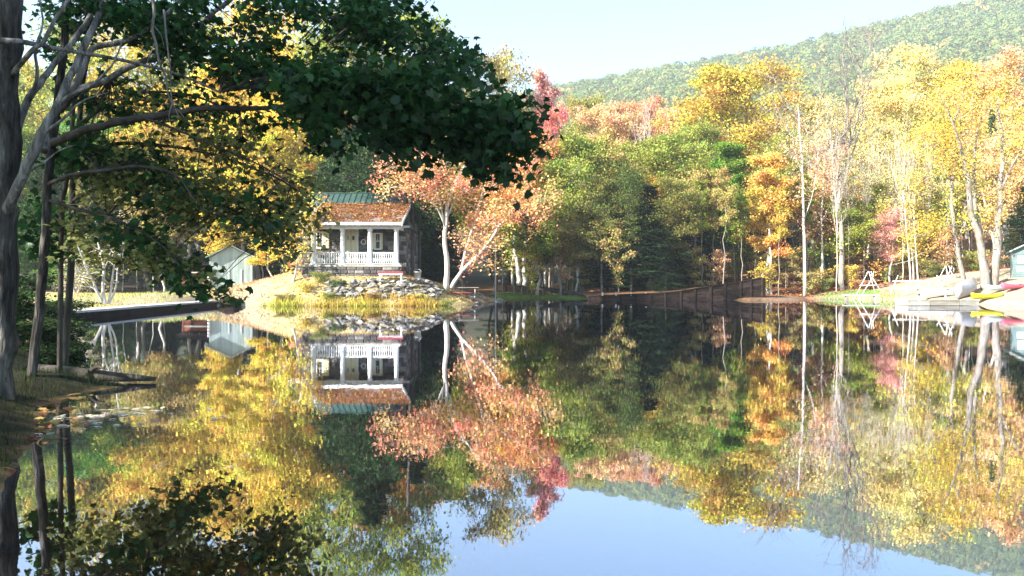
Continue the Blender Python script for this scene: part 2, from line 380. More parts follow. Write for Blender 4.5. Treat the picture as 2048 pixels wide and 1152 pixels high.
# ------------------------------------------------------------------ wooded far hill (one mass)
def hill_forest():
    r = np.random.default_rng(11); pts = []
    y = r.uniform(230, 735, 60000); a = r.uniform(-0.62, 0.70, 60000); x = a*y
    keep = (a > -0.05) | (r.uniform(size=60000) < 0.35)
    p_y = np.clip((y/735.0), 0, 1)
    keep &= r.uniform(size=60000) < p_y*0.34
    x, y = x[keep], y[keep]; n = len(x); z = height(x, y)
    R = r.uniform(3.0, 5.6, n); hh = r.uniform(7, 13, n)
    k = 34
    u = r.normal(size=(n, k, 3)); u[:, :, 2] = np.abs(u[:, :, 2])*1.0-0.15; u /= np.linalg.norm(u, axis=2)[:, :, None]
    C = np.stack([x, y, z+hh-R*0.6], 1)[:, None, :]+u*R[:, None, None]*r.uniform(0.75, 1.08, (n, k, 1))*np.array([1, 1, 0.9])
    C = C.reshape(-1, 3); nr = u.reshape(-1, 3)+r.normal(size=(n*k, 3))*0.22; nr /= np.linalg.norm(nr, axis=1)[:, None]
    d = r.normal(size=(n*k, 3)); d -= nr*(d*nr).sum(1)[:, None]; d /= np.linalg.norm(d, axis=1)[:, None]; s = np.cross(d, nr)
    sz = r.uniform(0.8, 1.7, n*k)
    q = np.array([[-.5, -.5], [.5, -.5], [.5, .5], [-.5, .5]])
    V = C[:, None, :]+sz[:, None, None]*(q[None, :, 0:1]*s[:, None, :]+q[None, :, 1:2]*d[:, None, :])
    FA = np.arange(n*k*4).reshape(-1, 4)
    base = np.array([(0.12, 0.17, 0.05), (0.15, 0.19, 0.055), (0.09, 0.14, 0.045), (0.25, 0.23, 0.06), (0.34, 0.24, 0.08), (0.05, 0.08, 0.035)])
    ci = r.choice(6, n, p=[.38, .30, .22, .06, .02, .02]); c = base[ci][:, None, :]*r.uniform(0.8, 1.2, (n, 1, 1))*r.uniform(0.9, 1.1, (n, k, 1))
    me = np_mesh('hillside_forest', V.reshape(-1, 3), FA, np.repeat(c.reshape(-1, 3), 4, axis=0), attr='crown')
    m, nt, out = new_mat('distant_canopy'); at = N(nt, 'ShaderNodeAttribute', attribute_name='crown')
    dfs = N(nt, 'ShaderNodeBsdfDiffuse'); tr = N(nt, 'ShaderNodeBsdfTranslucent'); mx = N(nt, 'ShaderNodeMixShader'); mx.inputs[0].default_value = 0.25
    nt.links.new(at.outputs['Color'], dfs.inputs[0]); nt.links.new(at.outputs['Color'], tr.inputs[0])
    nt.links.new(dfs.outputs[0], mx.inputs[1]); nt.links.new(tr.outputs[0], mx.inputs[2]); nt.links.new(mx.outputs[0], out.inputs[0])
    o = link('hillside_forest', me, m); tag(o, 'green canopy of the wooded hill rising on the right behind the lake', 'forest', kind='stuff')
hill_forest()

# ------------------------------------------------------------------ tree prototypes (mesh data shared by every copy)
def bent(r, a, b, n, wig, sag=0.0):
    a = np.array(a, float); b = np.array(b, float); L = np.linalg.norm(b-a); out = []
    off = np.zeros(3)
    for i in range(n+1):
        t = i/n
        if 0 < i < n: off = off*0.6+r.normal(size=3)*wig*L
        out.append(a+(b-a)*t+off*(1 if i < n else 0)+np.array([0, 0, -sag*L*math.sin(t*math.pi)]))
    return out
def proto_broad(seed, Ht, R, base, nl, leafn, lsize, tr=0.22, fork=0, fill=1.0, shape='round', lean=0.0):
    r = np.random.default_rng(seed); mb = MB(); tips = []
    top = np.array([lean*Ht, r.normal()*0.02*Ht, Ht*0.93])
    tk = bent(r, (0, 0, 0), top, 9, 0.018)
    mb.tube(tk, [tr*(1.25 if i == 0 else 1)*(1-0.88*i/9) for i in range(10)], 7)
    def at(t):
        f = t*9; i = min(int(f), 8); return tk[i]*(1-f+i)+tk[i+1]*(f-i)
    for j in range(nl):
        t = base+(0.97-base)*(j+0.5)/nl*1.0; a = j*2.4+r.uniform(-.5, .5)
        if shape == 'round': pr = math.sin(math.pi*min(1, 0.12+0.88*(t-base)/(1-base)))**0.6
        elif shape == 'vase': pr = 0.45+0.6*(t-base)/(1-base)*(1 if t < .88 else .6)
        elif shape == 'narrow': pr = 0.75*math.sin(math.pi*min(1, 0.2+0.78*(t-base)/(1-base)))**0.5
        else: pr = 1-0.8*(t-base)/(1-base)
        L = R*pr*r.uniform(0.8, 1.15); p0 = at(t); up = r.uniform(0.25, 0.75) if shape != 'vase' else r.uniform(0.9, 1.5)
        dirv = np.array([math.cos(a), math.sin(a), up]); p1 = p0+dirv*L/np.linalg.norm(dirv[:2]) * 0.95
        if p1[2] > Ht: p1[2] = Ht*r.uniform(0.95, 1.0)
        r0 = tr*(1-0.85*t)*0.55+0.02
        lp = bent(r, p0, p1, 5, 0.05, -0.05); mb.tube(lp, [r0*(1-0.8*i/5) for i in range(6)], 5)
        for q in range(1, 6):
            for s in range(3):
                o = r.normal(size=3); o[2] = abs(o[2])*0.5+0.05; o /= np.linalg.norm(o)
                e = lp[q]+o*L*r.uniform(0.22, 0.42)
                mb.tube(bent(r, lp[q], e, 2, 0.06), [r0*0.3, r0*0.2, 0.012], 4, cap=False)
                tips.append(e); tips.append((e+lp[q])/2)
    tips = np.array(tips); n = len(tips); per = max(1, int(leafn/n))
    lv = None
    if leafn:
        ct = r.uniform(0, 1, n); wts = r.uniform(0.2, 1.8, n)**1.5
        cnt = np.maximum(1, (per*wts/wts.mean()*1.0)).astype(int)
        ix = np.repeat(np.arange(n), cnt); g = r.normal(size=(len(ix), 3))*np.array([1, 1, 0.6])
        rad = R*0.10*fill*r.uniform(0.7, 1.3, n)
        C = tips[ix]+g*rad[ix][:, None]
        lv = leaves('crown', C, lsize, np.clip(ct[ix]+r.normal(size=len(ix))*0.08, 0, 1), r, upbias=0.15)
    return mb.mesh('trunk', True), lv, Ht, R*1.1
def proto_bare(seed, Ht, R, base=0.35, tr=0.2, depth=4):
    """bare fan-shaped crown: a trunk, long rising limbs and many fine twigs"""
    r = np.random.default_rng(seed); mb = MB()
    tk = bent(r, (0, 0, 0), (0, 0, Ht*base), 6, .02); mb.tube(tk, [tr*(1-.4*i/6) for i in range(7)], 8)
    for j in range(8):
        a = j*2.4+r.uniform(-.3, .3); sp = R*r.uniform(.35, 1.0) if j else R*.1; top = Ht*(1-.28*(sp/R)**2*r.uniform(.5, 1.2))
        p0 = tk[-1] if j < 4 else tk[int(r.integers(4, 6))]
        p1 = np.array([math.cos(a)*sp, math.sin(a)*sp, top]); n = 9; lp = bent(r, p0, p1, n, .016, .05)
        r0 = tr*.42*r.uniform(.7, 1); mb.tube(lp, [r0*(1-.88*i/n)+.01 for i in range(n+1)], 5)
        for q in range(2, n+1):
            for s_ in range(depth):
                d = (lp[q]-lp[q-1]); d /= np.linalg.norm(d); o = d*1.0+r.normal(size=3)*.42; o /= np.linalg.norm(o); L = Ht*r.uniform(.06, .15)
                e = lp[q]+o*L; tw = bent(r, lp[q], e, 3, .05); mb.tube(tw, [.026, .02, .014, .008], 3, cap=False)
                for w in range(3):
                    o2 = o+r.normal(size=3)*.5; o2 /= np.linalg.norm(o2); mb.tube([tw[2], tw[2]+o2*L*.5], [.012, .006], 3, cap=False)
    return mb.mesh('trunk', True), None, Ht, R
def proto_pine(seed, Ht, R, base, n=34, leafn=16000, droop=0.18, tr=0.24):
    r = np.random.default_rng(seed); mb = MB(); C = []; ct = []
    tk = bent(r, (0, 0, 0), (0.1, 0, Ht), 8, 0.006); mb.tube(tk, [tr*(1-0.93*i/8) for i in range(9)], 7)
    per = leafn//(n*3)
    for j in range(n):
        t = base+(0.99-base)*j/n; L = R*(1-((t-base)/(1-base))**1.3)*r.uniform(0.6, 1.15)+0.25; z = t*Ht
        for k in range(3):
            a = j*1.3+k*2.09+r.uniform(-.4, .4); dv = np.array([math.cos(a), math.sin(a), 0])
            p0 = np.array([0.05, 0, z]); p1 = p0+dv*L+np.array([0, 0, -droop*L+0.1])
            pts = bent(r, p0, p1, 4, 0.03, -0.06); mb.tube(pts, [0.05*(1-0.2*i)+.006 for i in range(5)], 4, cap=False)
            m = int(per*(0.4+L/R)); f = r.uniform(0.18, 1.05, m); side = np.array([-dv[1], dv[0], 0])
            q = p0+(p1-p0)*f[:, None]+side*(r.normal(size=m)*0.20*L*(1.1-f*0.6))[:, None]+np.array([0, 0, 1])*(r.normal(size=m)*0.10+0.05-0.06*0)[:, None]
            C.append(q); ct.append(np.full(m, r.uniform()))
    C = np.concatenate(C); ct = np.concatenate(ct)
    return mb.mesh('trunk', True), leaves('crown', C, 0.42, ct, r, upbias=0.9, narrow=0.35, droop=0.4), Ht, R

PROTO = {
 'round0': proto_broad(21, 20, 6.0, 0.34, 17, 39150, 0.24),
 'round1': proto_broad(22, 20, 6.0, 0.32, 18, 37700, 0.24),
 'round2': proto_broad(23, 20, 5.5, 0.38, 16, 31900, 0.26),
 'sparse0': proto_broad(24, 20, 5.5, 0.30, 16, 13775, 0.24),
 'sparse1': proto_broad(25, 20, 5.2, 0.35, 15, 10875, 0.24),
 'narrow0': proto_broad(26, 20, 3.6, 0.22, 20, 26100, 0.22, tr=0.17, shape='narrow'),
 'narrow1': proto_broad(27, 20, 3.4, 0.35, 18, 18850, 0.22, tr=0.15, shape='narrow', lean=0.03),
 'slim0': proto_broad(28, 20, 2.8, 0.55, 12, 7250, 0.24, tr=0.14, shape='narrow'),
 'slim1': proto_broad(29, 20, 2.6, 0.60, 11, 5075, 0.24, tr=0.12, shape='narrow', lean=-0.03),
 'vase0': proto_broad(30, 20, 5.0, 0.40, 14, 13050, 0.24, shape='vase'),
 'bare0': proto_bare(31, 20, 4.6, 0.42, 0.2, 4),
 'bare1': proto_bare(32, 20, 4, 0.5, 0.15, 2),
 'pine0': proto_pine(33, 20, 4.2, 0.12),
 'pine1': proto_pine(34, 20, 3.8, 0.22, droop=0.05),
 'shrub0': proto_broad(35, 3, 1.6, 0.06, 12, 3200, 0.16, tr=0.05, shape='vase'),
 'shrub1': proto_broad(36, 3, 1.8, 0.05, 13, 1800, 0.17, tr=0.04, shape='vase'),
 'sapling': proto_broad(37, 6, 1.8, 0.2, 12, 3200, 0.18, tr=0.05, shape='round'),
}
def tree(name, proto, x, y, Ht, W, color, label, group=None, bark='bark', rz=None, cat='tree', zoff=-0.15, tilt=0):
    tm, lm, ph, pr = PROTO[proto]
    e = empty(name, (x, y, H(x, y)+zoff), random.uniform(0, 6.28) if rz is None else rz)
    if tilt: e.rotation_euler = (random.uniform(-tilt, tilt), random.uniform(-tilt, tilt), e.rotation_euler.z)
    sz = (Ht-zoff)/ph; sxy = W/2/pr; e.scale = (sxy, sxy, sz)
    key = (proto, bark)
    if key not in TM:
        m2 = tm.copy(); m2.materials.clear(); m2.materials.append(M[bark]); TM[key] = m2
    link('trunk', TM[key], None, e)
    if lm is not None:
        if not lm.materials: lm.materials.append(M['needles'] if proto.startswith('pine') else M['leaf'])
        c = link('crown', lm, None, e); c.color = (*color, 1)
    return tag(e, label, cat, group)
TM = {}
YEL = (0.72, 0.56, 0.11); GOLD = (0.54, 0.42, 0.08); ORG = (0.66, 0.33, 0.09); SAL = (0.72, 0.46, 0.25); RED = (0.66, 0.22, 0.18); GRN = (0.13, 0.26, 0.045)
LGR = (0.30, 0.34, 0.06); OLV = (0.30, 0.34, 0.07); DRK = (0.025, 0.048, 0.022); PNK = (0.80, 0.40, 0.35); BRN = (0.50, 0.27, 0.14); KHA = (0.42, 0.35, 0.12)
def ptree(name, proto, px, D, ytop, wpx, color, label, **kw):
    x = PX(px, D); z = EYE+(HOR-ytop)/F*D; return tree(name, proto, x, D, z-H(x, D), wpx/F*D, color, label, **kw)
G1 = None
T = [
 # far shore, left part of the open water
 ('oak_tree', 'sparse0', 990, 92, 88, 170, KHA, 'tall thin-leaved yellowish tree rising above the tip of the dark maple bough', 'bark'),
 ('red_maple', 'narrow1', 1083, 96, 112, 105, PNK, 'slender pinkish red tree standing against the sky left of the hill', 'bark'),
 ('red_maple', 'sparse1', 1100, 88, 205, 110, RED, 'low red-topped tree below the pinkish red one at the foot of the hill', 'bark'),
 ('oak_tree', 'round0', 1050, 80, 262, 200, ORG, 'broad orange tree right of the maple bough tip with a dense crown', 'bark'),
 ('oak_tree', 'round1', 1160, 79, 262, 190, OLV, 'big olive green tree over the grassy cove bank', 'bark'),
 ('oak_tree', 'round2', 1075, 78, 400, 180, LGR, 'low light green tree hanging over the pale trunks of the cove', 'bark_pale'),
 ('oak_tree', 'round2', 1150, 77.6, 430, 150, KHA, 'small olive and orange tree at the right end of the cove bank', 'bark_pale'),
 ('oak_tree', 'sparse0', 1215, 86, 300, 140, (0.42, 0.30, 0.12), 'brownish thin-crowned tree between the olive trees behind the dam', 'bark_dark'),
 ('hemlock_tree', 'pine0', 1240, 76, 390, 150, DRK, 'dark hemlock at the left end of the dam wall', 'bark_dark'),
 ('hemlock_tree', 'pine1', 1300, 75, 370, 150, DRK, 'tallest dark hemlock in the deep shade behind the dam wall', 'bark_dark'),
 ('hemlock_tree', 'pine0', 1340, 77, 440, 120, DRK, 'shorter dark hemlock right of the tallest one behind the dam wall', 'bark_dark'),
 ('oak_tree', 'round1', 1310, 90, 268, 210, OLV, 'wide olive green tree above the dark hemlocks', 'bark_dark'),
 ('oak_tree', 'round0', 1265, 84, 340, 150, GOLD, 'gold and orange tree low beside the dark hemlocks', 'bark_dark'),
 ('oak_tree', 'round2', 1390, 86, 330, 150, KHA, 'mixed green and tan tree right of the hemlocks', 'bark'),
 ('maple_tree', 'narrow0', 1445, 84, 265, 130, (0.17, 0.27, 0.04), 'fresh green tree in the middle of the far forest', 'bark_dark'),
 ('maple_tree', 'round0', 1475, 108, 122, 240, GOLD, 'tall domed golden olive tree standing above the middle of the forest', 'bark'),
 ('maple_tree', 'round1', 1400, 104, 240, 120, OLV, 'olive tree tucked under the left side of the tall golden dome', 'bark'),
 ('maple_tree', 'narrow0', 1540, 75, 285, 110, (0.74, 0.47, 0.13), 'narrow orange yellow tree leaning over the right end of the dam', 'bark_pale'),
 ('maple_tree', 'narrow1', 1500, 82, 430, 90, LGR, 'low yellow green tree left of the narrow orange tree', 'bark_dark'),
 ('maple_tree', 'sparse0', 1570, 94, 250, 120, OLV, 'dull green tree behind the bare white fan-branched tree', 'bark'),
 ('oak_tree', 'sparse0', 1262, 74.5, 330, 130, (0.10, 0.14, 0.04), 'dim green broadleaf tree in front of the left hemlock', 'bark_dark'),
 ('oak_tree', 'sparse1', 1345, 74, 350, 120, (0.20, 0.20, 0.05), 'thin olive tree in front of the right hemlock', 'bark_dark'),
 ('oak_tree', 'sparse0', 1205, 75, 345, 120, (0.24, 0.24, 0.06), 'thin dull olive tree at the right end of the cove bank', 'bark'),
 ('oak_tree', 'sparse1', 1120, 77, 330, 140, LGR, 'thin light green tree leaning over the cove among the green ones', 'bark'),
 # right forest
 ('bare_tree', 'bare0', 1688, 82, 78, 250, SAL, 'large bare pale tree whose branches fan out over the forest', 'bark'),
 ('maple_tree', 'sparse1', 1650, 80, 330, 100, SAL, 'pale salmon tree right of the slim white trunk', 'bark_pale'),
 ('maple_tree', 'sparse0', 1625, 104, 185, 170, (0.72, 0.62, 0.24), 'golden tree behind the left half of the bare fan tree', 'bark'),
 ('maple_tree', 'sparse0', 1830, 104, 82, 200, (0.72, 0.62, 0.24), 'highest bright yellow tree of the right forest', 'bark_pale'),
 ('maple_tree', 'round1', 1760, 98, 150, 150, (0.72, 0.62, 0.24), 'yellow tree between the bare fan tree and the highest yellow one', 'bark_pale'),
 ('maple_tree', 'sparse1', 1735, 88, 250, 160, (0.72, 0.62, 0.24), 'gold tree with green tints below the bare fan tree', 'bark_pale'),
 ('maple_tree', 'sparse0', 1935, 100, 110, 170, GOLD, 'thin gold tree near the upper right corner of the forest', 'bark_pale'),
 ('maple_tree', 'sparse0', 2010, 96, 92, 180, (0.76, 0.50, 0.24), 'orange tree at the right edge below the hill', 'bark_pale'),
 ('maple_tree', 'sparse1', 1850, 84, 250, 180, YEL, 'yellow tree with thick low crown left of the double trunk', 'bark_pale'),
 ('maple_tree', 'sparse0', 1790, 79, 330, 150, (0.62, 0.56, 0.24), 'yellow green tree in front of the right forest above the swing frame', 'bark_pale'),
 ('maple_tree', 'sparse1', 1905, 78, 330, 140, LGR, 'green leaved tree low behind the leaning pale trunk', 'bark_pale'),
 ('maple_tree', 'sparse0', 1985, 76, 260, 170, (0.74, 0.55, 0.30), 'gold tree right behind the double pale trunk', 'bark_pale'),
 ('maple_tree', 'round1', 2065, 74, 230, 150, (0.62, 0.42, 0.24), 'pale tan tree cut by the right edge of the picture', 'bark_pale'),
 ('spruce_tree', 'pine1', 1985, 90, 215, 60, (0.05, 0.10, 0.045), 'small green evergreen top among the salmon trees at the right', 'bark'),
 ('spruce_tree', 'pine0', 2052, 66, 370, 110, (0.06, 0.11, 0.05), 'green evergreen hanging over the teal shed roof', 'bark'),
 ('maple_tree', 'round0', 1690, 77, 395, 120, LGR, 'low light green tree beside the leaning sticks on the right shore', 'bark_pale'),
 ('maple_tree', 'sparse0', 1780, 76, 410, 90, PNK, 'low pinkish red tree above the swing frame', 'bark_pale'),
 # mid slope salmon wall
 ('maple_tree', 'round2', 1215, 142, 200, 120, SAL, 'left of the salmon trees on the lower hill slope', 'bark_pale'),
 ('maple_tree', 'round0', 1285, 146, 196, 130, (0.62, 0.33, 0.16), 'middle of the salmon trees on the lower hill slope', 'bark_pale'),
 ('maple_tree', 'round1', 1352, 140, 210, 110, SAL, 'right of the salmon trees on the lower hill slope', 'bark_pale'),
 ('maple_tree', 'round1', 1165, 150, 185, 110, (0.32, 0.30, 0.07), 'yellow green tree where the hill meets the forest', 'bark'),
 ('bare_tree', 'bare1', 1290, 136, 190, 60, SAL, 'thin bare white tree poking out of the salmon trees', 'bark_pale'),
 ('maple_tree', 'sparse0', 700, 82, -30, 230, LGR, 'tallest light green tree behind the cabin, reaching above the picture', 'bark'),
 ('maple_tree', 'sparse1', 800, 86, 0, 190, LGR, 'tall light green tree behind the peach tree and the dark bough', 'bark'),
 ('maple_tree', 'sparse0', 520, 88, -20, 230, YEL, 'tall thin yellow tree behind the maple boughs, left of the cabin', 'bark_pale'),
 ('maple_tree', 'sparse1', 400, 92, 20, 230, LGR, 'tall thin light green tree high behind the maple boughs', 'bark_pale'),
 ('maple_tree', 'sparse0', 280, 90, 30, 240, GOLD, 'tall thin golden tree behind the multi-stemmed shore tree', 'bark_pale'),
 ('maple_tree', 'sparse1', 150, 92, 40, 230, OLV, 'tall thin olive tree at the back of the left shore', 'bark_dark'),
 # around and behind the cabin
 ('pine_tree', 'pine1', 745, 63.5, 150, 250, (0.05, 0.095, 0.04), 'tall dark pine directly behind the cabin roof', 'bark_dark'),
 ('pine_tree', 'pine0', 830, 70, 225, 170, DRK, 'dark pine right of the cabin chimney', 'bark_dark'),
 ('pine_tree', 'pine1', 665, 72, 270, 150, (0.06, 0.11, 0.04), 'green pine over the left end of the cabin roof', 'bark_dark'),
 ('maple_tree', 'round1', 560, 76, 150, 210, YEL, 'large yellow tree left behind the cabin', 'bark_pale'),
 ('maple_tree', 'round0', 480, 82, 120, 220, YEL, 'yellow tree behind the pale blue shed', 'bark_pale'),
 ('maple_tree', 'round2', 390, 84, 170, 210, GOLD, 'golden tree seen through the maple boughs', 'bark_pale'),
 ('maple_tree', 'round0', 300, 88, 180, 220, YEL, 'yellow tree above the multi-stemmed shore tree', 'bark_pale'),
 ('maple_tree', 'sparse0', 620, 90, 60, 200, LGR, 'tall light green tree rising behind the dark boughs', 'bark'),
 ('maple_tree', 'round1', 210, 86, 230, 200, GRN, 'dark green tree at the back of the left shore', 'bark_dark'),
 ('maple_tree', 'sparse1', 760, 84, 120, 170, ORG, 'orange tree behind the dark pines of the cabin', 'bark'),
 ('maple_tree', 'sparse0', 860, 88, 150, 190, OLV, 'olive tree behind the peach tree on the point', 'bark'),
 ('maple_tree', 'round0', 930, 84, 230, 180, LGR, 'light green tree behind the flagpole', 'bark'),
 ('maple_tree', 'narrow0', 533, 62, 360, 90, YEL, 'small yellow tree between the pale blue shed and the cabin', 'bark_pale'),
 ('maple_tree', 'narrow1', 455, 66, 330, 110, YEL, 'yellow tree hanging over the pale blue shed', 'bark_pale'),
 ('maple_tree', 'round2', 330, 70, 340, 170, KHA, 'yellow green tree left of the pale blue shed', 'bark_pale'),
 ('maple_tree', 'round1', 120, 74, 280, 190, (0.05, 0.09, 0.03), 'dark leafed tree behind the left bank shrubs', 'bark_dark'),
 ('maple_tree', 'round0', 20, 78, 240, 200, OLV, 'olive tree at the far left edge behind the trunks', 'bark_dark'),
]
for nm, pr, px, D, yt, w, c, lab, bk in T:
    ptree(nm, pr, px, D, yt, w*1.12, c, lab, bark=bk)

# forest fill behind the first rows
def nth(i):
    a = ['first', 'second', 'third', 'fourth', 'fifth', 'sixth', 'seventh', 'eighth', 'ninth', 'tenth', 'eleventh', 'twelfth', 'thirteenth', 'fourteenth', 'fifteenth', 'sixteenth', 'seventeenth', 'eighteenth', 'nineteenth', 'twentieth']
    return a[i] if i < 20 else 'twenty-'+a[i-20] if i < 29 else 'thirtieth'
CN = lambda c: {YEL: 'yellow', GOLD: 'golden', ORG: 'orange', SAL: 'salmon', RED: 'red', GRN: 'green', LGR: 'light green', OLV: 'olive', DRK: 'dark green', PNK: 'pink', BRN: 'brown', KHA: 'tan'}.get(c, 'pale')
def fill(n, pxr, Dr, cols, protos, tops, group, label, name='maple_tree', bark='bark', wr=(90, 150), cat='tree'):
    for i in range(n):
        D = random.uniform(*Dr); px = pxr[0]+(pxr[1]-pxr[0])*(i+random.uniform(.1, .9))/n
        t = np.interp(px, *tops)+random.uniform(-10, 60)
        cc = random.choice(cols); ptree(name, random.choice(protos), px, D, float(t), random.uniform(*wr), cc, nth(i)+' from the left of the '+group+', '+CN(cc)+' crown', group=group, bark=bark, cat=cat)
TOPS = ([-100, 600, 900, 1100, 1200, 1350, 1500, 1700, 1800, 2150], [120, 130, 150, 250, 290, 290, 250, 200, 150, 140])
fill(26, (1380, 2140), (108, 138), [YEL, GOLD, SAL, SAL, KHA, LGR, LGR], ['round0', 'round1', 'sparse0', 'sparse1'], TOPS, 'trees deep in the right forest', 'autumn tree deep in the right forest, half hidden by the front rows', bark='bark_pale')
fill(14, (960, 1400), (98, 128), [OLV, GOLD, ORG, KHA, GRN], ['round0', 'round1', 'round2'], TOPS, 'trees behind the dam', 'olive or orange tree in the back rows of the forest behind the dam', bark='bark')
fill(18, (-60, 940), (92, 120), [YEL, GOLD, OLV, LGR, ORG], ['round0', 'round1', 'round2', 'sparse0'], TOPS, 'trees far behind the cabin', 'yellow or olive tree in the woods behind the cabin', bark='bark')
LOW = ([0, 1000, 1400, 2100], [320, 350, 320, 320])
fill(20, (1000, 1620), (80, 100), [OLV, GOLD, GRN, KHA, LGR, BRN], ['slim0', 'slim1', 'narrow1'], LOW, 'slim trees behind the dam', 'slim dark trunk with a small crown in the forest behind the dam', bark='bark_dark', wr=(50, 80))
fill(26, (1600, 2060), (76, 98), [YEL, LGR, SAL, KHA, GOLD], ['slim0', 'slim1', 'narrow1'], LOW, 'slim trees of the right forest', 'slim pale trunk with a small autumn crown in the right forest', bark='bark_pale', wr=(45, 75))
fill(14, (150, 620), (66, 84), [YEL, KHA, GOLD], ['slim0', 'slim1'], LOW, 'slim trees of the left woods', 'slim pale trunk in the woods behind the left shore', bark='bark_pale', wr=(50, 70))
fill(8, (1000, 1160), (79, 84), [LGR, KHA], ['slim0', 'narrow1'], LOW, 'trunks of the cove', 'pale straight trunk at the back of the grassy cove bank', bark='bark_pale', wr=(50, 70))
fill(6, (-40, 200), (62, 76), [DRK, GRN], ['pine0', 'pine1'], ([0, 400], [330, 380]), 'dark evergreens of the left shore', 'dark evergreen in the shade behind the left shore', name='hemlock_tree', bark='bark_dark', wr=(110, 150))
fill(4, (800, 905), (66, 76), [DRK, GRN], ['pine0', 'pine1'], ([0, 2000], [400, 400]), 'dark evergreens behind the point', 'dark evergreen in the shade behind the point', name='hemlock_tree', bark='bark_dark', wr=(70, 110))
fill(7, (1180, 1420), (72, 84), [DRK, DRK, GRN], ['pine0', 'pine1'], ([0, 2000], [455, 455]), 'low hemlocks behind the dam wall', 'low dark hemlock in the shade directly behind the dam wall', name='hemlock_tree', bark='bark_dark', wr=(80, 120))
fill(16, (120, 620), (84, 104), [DRK, DRK, GRN], ['pine0', 'pine1'], ([0, 2000], [420, 420]), 'evergreens added to darken the left woods', 'dark evergreen added far back in the left woods to shade the gaps', name='hemlock_tree', bark='bark_dark', wr=(90, 130))  # dark row added so the gaps between the trunks look shaded
fill(16, (990, 2080), (104, 112), [DRK, DRK, GRN], ['pine0', 'pine1'], ([0, 2000], [400, 380]), 'evergreens added to darken the far woods', 'dark evergreen added far back in the far woods to shade the gaps', name='hemlock_tree', bark='bark_dark', wr=(100, 140))  # another dark row, added to give the forest gaps their shade
fill(12, (1380, 1620), (72, 80), [OLV, GOLD, KHA], ['slim0', 'slim1'], ([0, 2000], [300, 330]), 'bare lower trunks by the dam', 'straight bare trunk standing close behind the right half of the dam', bark='bark', wr=(45, 60))
fill(18, (1630, 2045), (71, 82), [SAL], ['bare1'], ([0, 2100], [270, 250]), 'bare pale stems of the right forest', 'x', name='bare_tree', bark='bark_pale', wr=(35, 60))
# understorey
for i in range(26):
    px = 1010+40*(i+random.random()); D = random.uniform(74, 84)
    ptree('sapling', 'sapling', px, D, random.uniform(450, 520) if not 1320 < px < 1600 else random.uniform(490, 530), random.uniform(50, 80), (cc := random.choice([YEL, LGR, ORG, SAL, GOLD, KHA, GRN])),
          'small '+CN(cc)+' sapling, '+nth(i)+' from the left in the understorey of the far shore', group='saplings of the far shore', bark='bark', cat='sapling')
for i in range(22):
    px = 1560+20.5*(i+random.random()); D = random.uniform(74, 80)
    x = PX(px, D)
    tree('shrub', random.choice(['shrub0', 'shrub1']), x, D, random.uniform(0.9, 2.2), random.uniform(1.8, 3.2), (cc := random.choice([LGR, YEL, SAL, KHA, BRN])),
         'low thin '+CN(cc)+' shrub, '+nth(i)+' from the left along the right shore', group='shrubs of the right shore', cat='shrub', bark='bark_pale')

# unseen trees added outside the frame on the near left bank to shade the maple
for x, y, h, w in ((-11.5, 5.0, 15, 9), (-9.0, 0.5, 14, 9), (-14, 1.5, 16, 10), (-17, 5, 20, 10)):
    tree('maple_tree', 'sparse0', x, y, h, w, (0.05, 0.09, 0.03), 'unseen leafy tree added on the near left bank to shade the maple', group='trees added to shade the maple', bark='bark')

# ------------------------------------------------------------------ cabin
def stone_mesh(seed):
    r = np.random.default_rng(seed); mb = MB()
    pts = []
    for z in (0, 1):
        for x, y in ((-.5, -.5), (.5, -.5), (.5, .5), (-.5, .5)):
            pts.append((x*(1+r.uniform(-.1, .05)), (-.0 if z == 0 else -.5)+r.uniform(-.1, .1), y*(1+r.uniform(-.12, .05))))
    mid = [(p[0]*1.0, -.3, p[2]*1.0) for p in pts[:4]]
    top = [(p[0]*.82, -.5+r.uniform(-.08, .08), p[2]*.8) for p in pts[:4]]
    mb.poly(pts[:4]+mid+top, [(0, 1, 5, 4), (1, 2, 6, 5), (2, 3, 7, 6), (3, 0, 4, 7), (4, 5, 9, 8), (5, 6, 10, 9), (6, 7, 11, 10), (7, 4, 8, 11), (8, 9, 10, 11)])
    me = mb.mesh('stone'); me.materials.append(M['stone']); return me
STONES = [stone_mesh(50+i) for i in range(6)]
def stone_face(parent, x0, x1, z0, z1, place, holes=(), cw=0.5, ch=0.26):
    """courses of separate stones on a wall face; place(u,v) -> location, rz"""
    z = z0; row = 0
    while z < z1-0.08:
        h = min(ch*random.uniform(0.85, 1.15), z1-z); x = x0-(0.2 if row % 2 else 0)
        while x < x1:
            w = cw*random.uniform(0.6, 1.4); a = max(x, x0); b = min(x+w, x1); x += w
            if b-a < 0.1: continue
            cx, cz = (a+b)/2, z+h/2
            if any(hx0-0.05 < cx < hx1+0.05 and hz0 < cz < hz1 for hx0, hx1, hz0, hz1 in holes): continue
            loc, rz = place(cx, cz)
            link('stone', random.choice(STONES), None, parent, loc, (0, 0, rz), ((b-a)*0.94, 0.12*random.uniform(.6, 1.2), h*0.9))
        z += h; row += 1
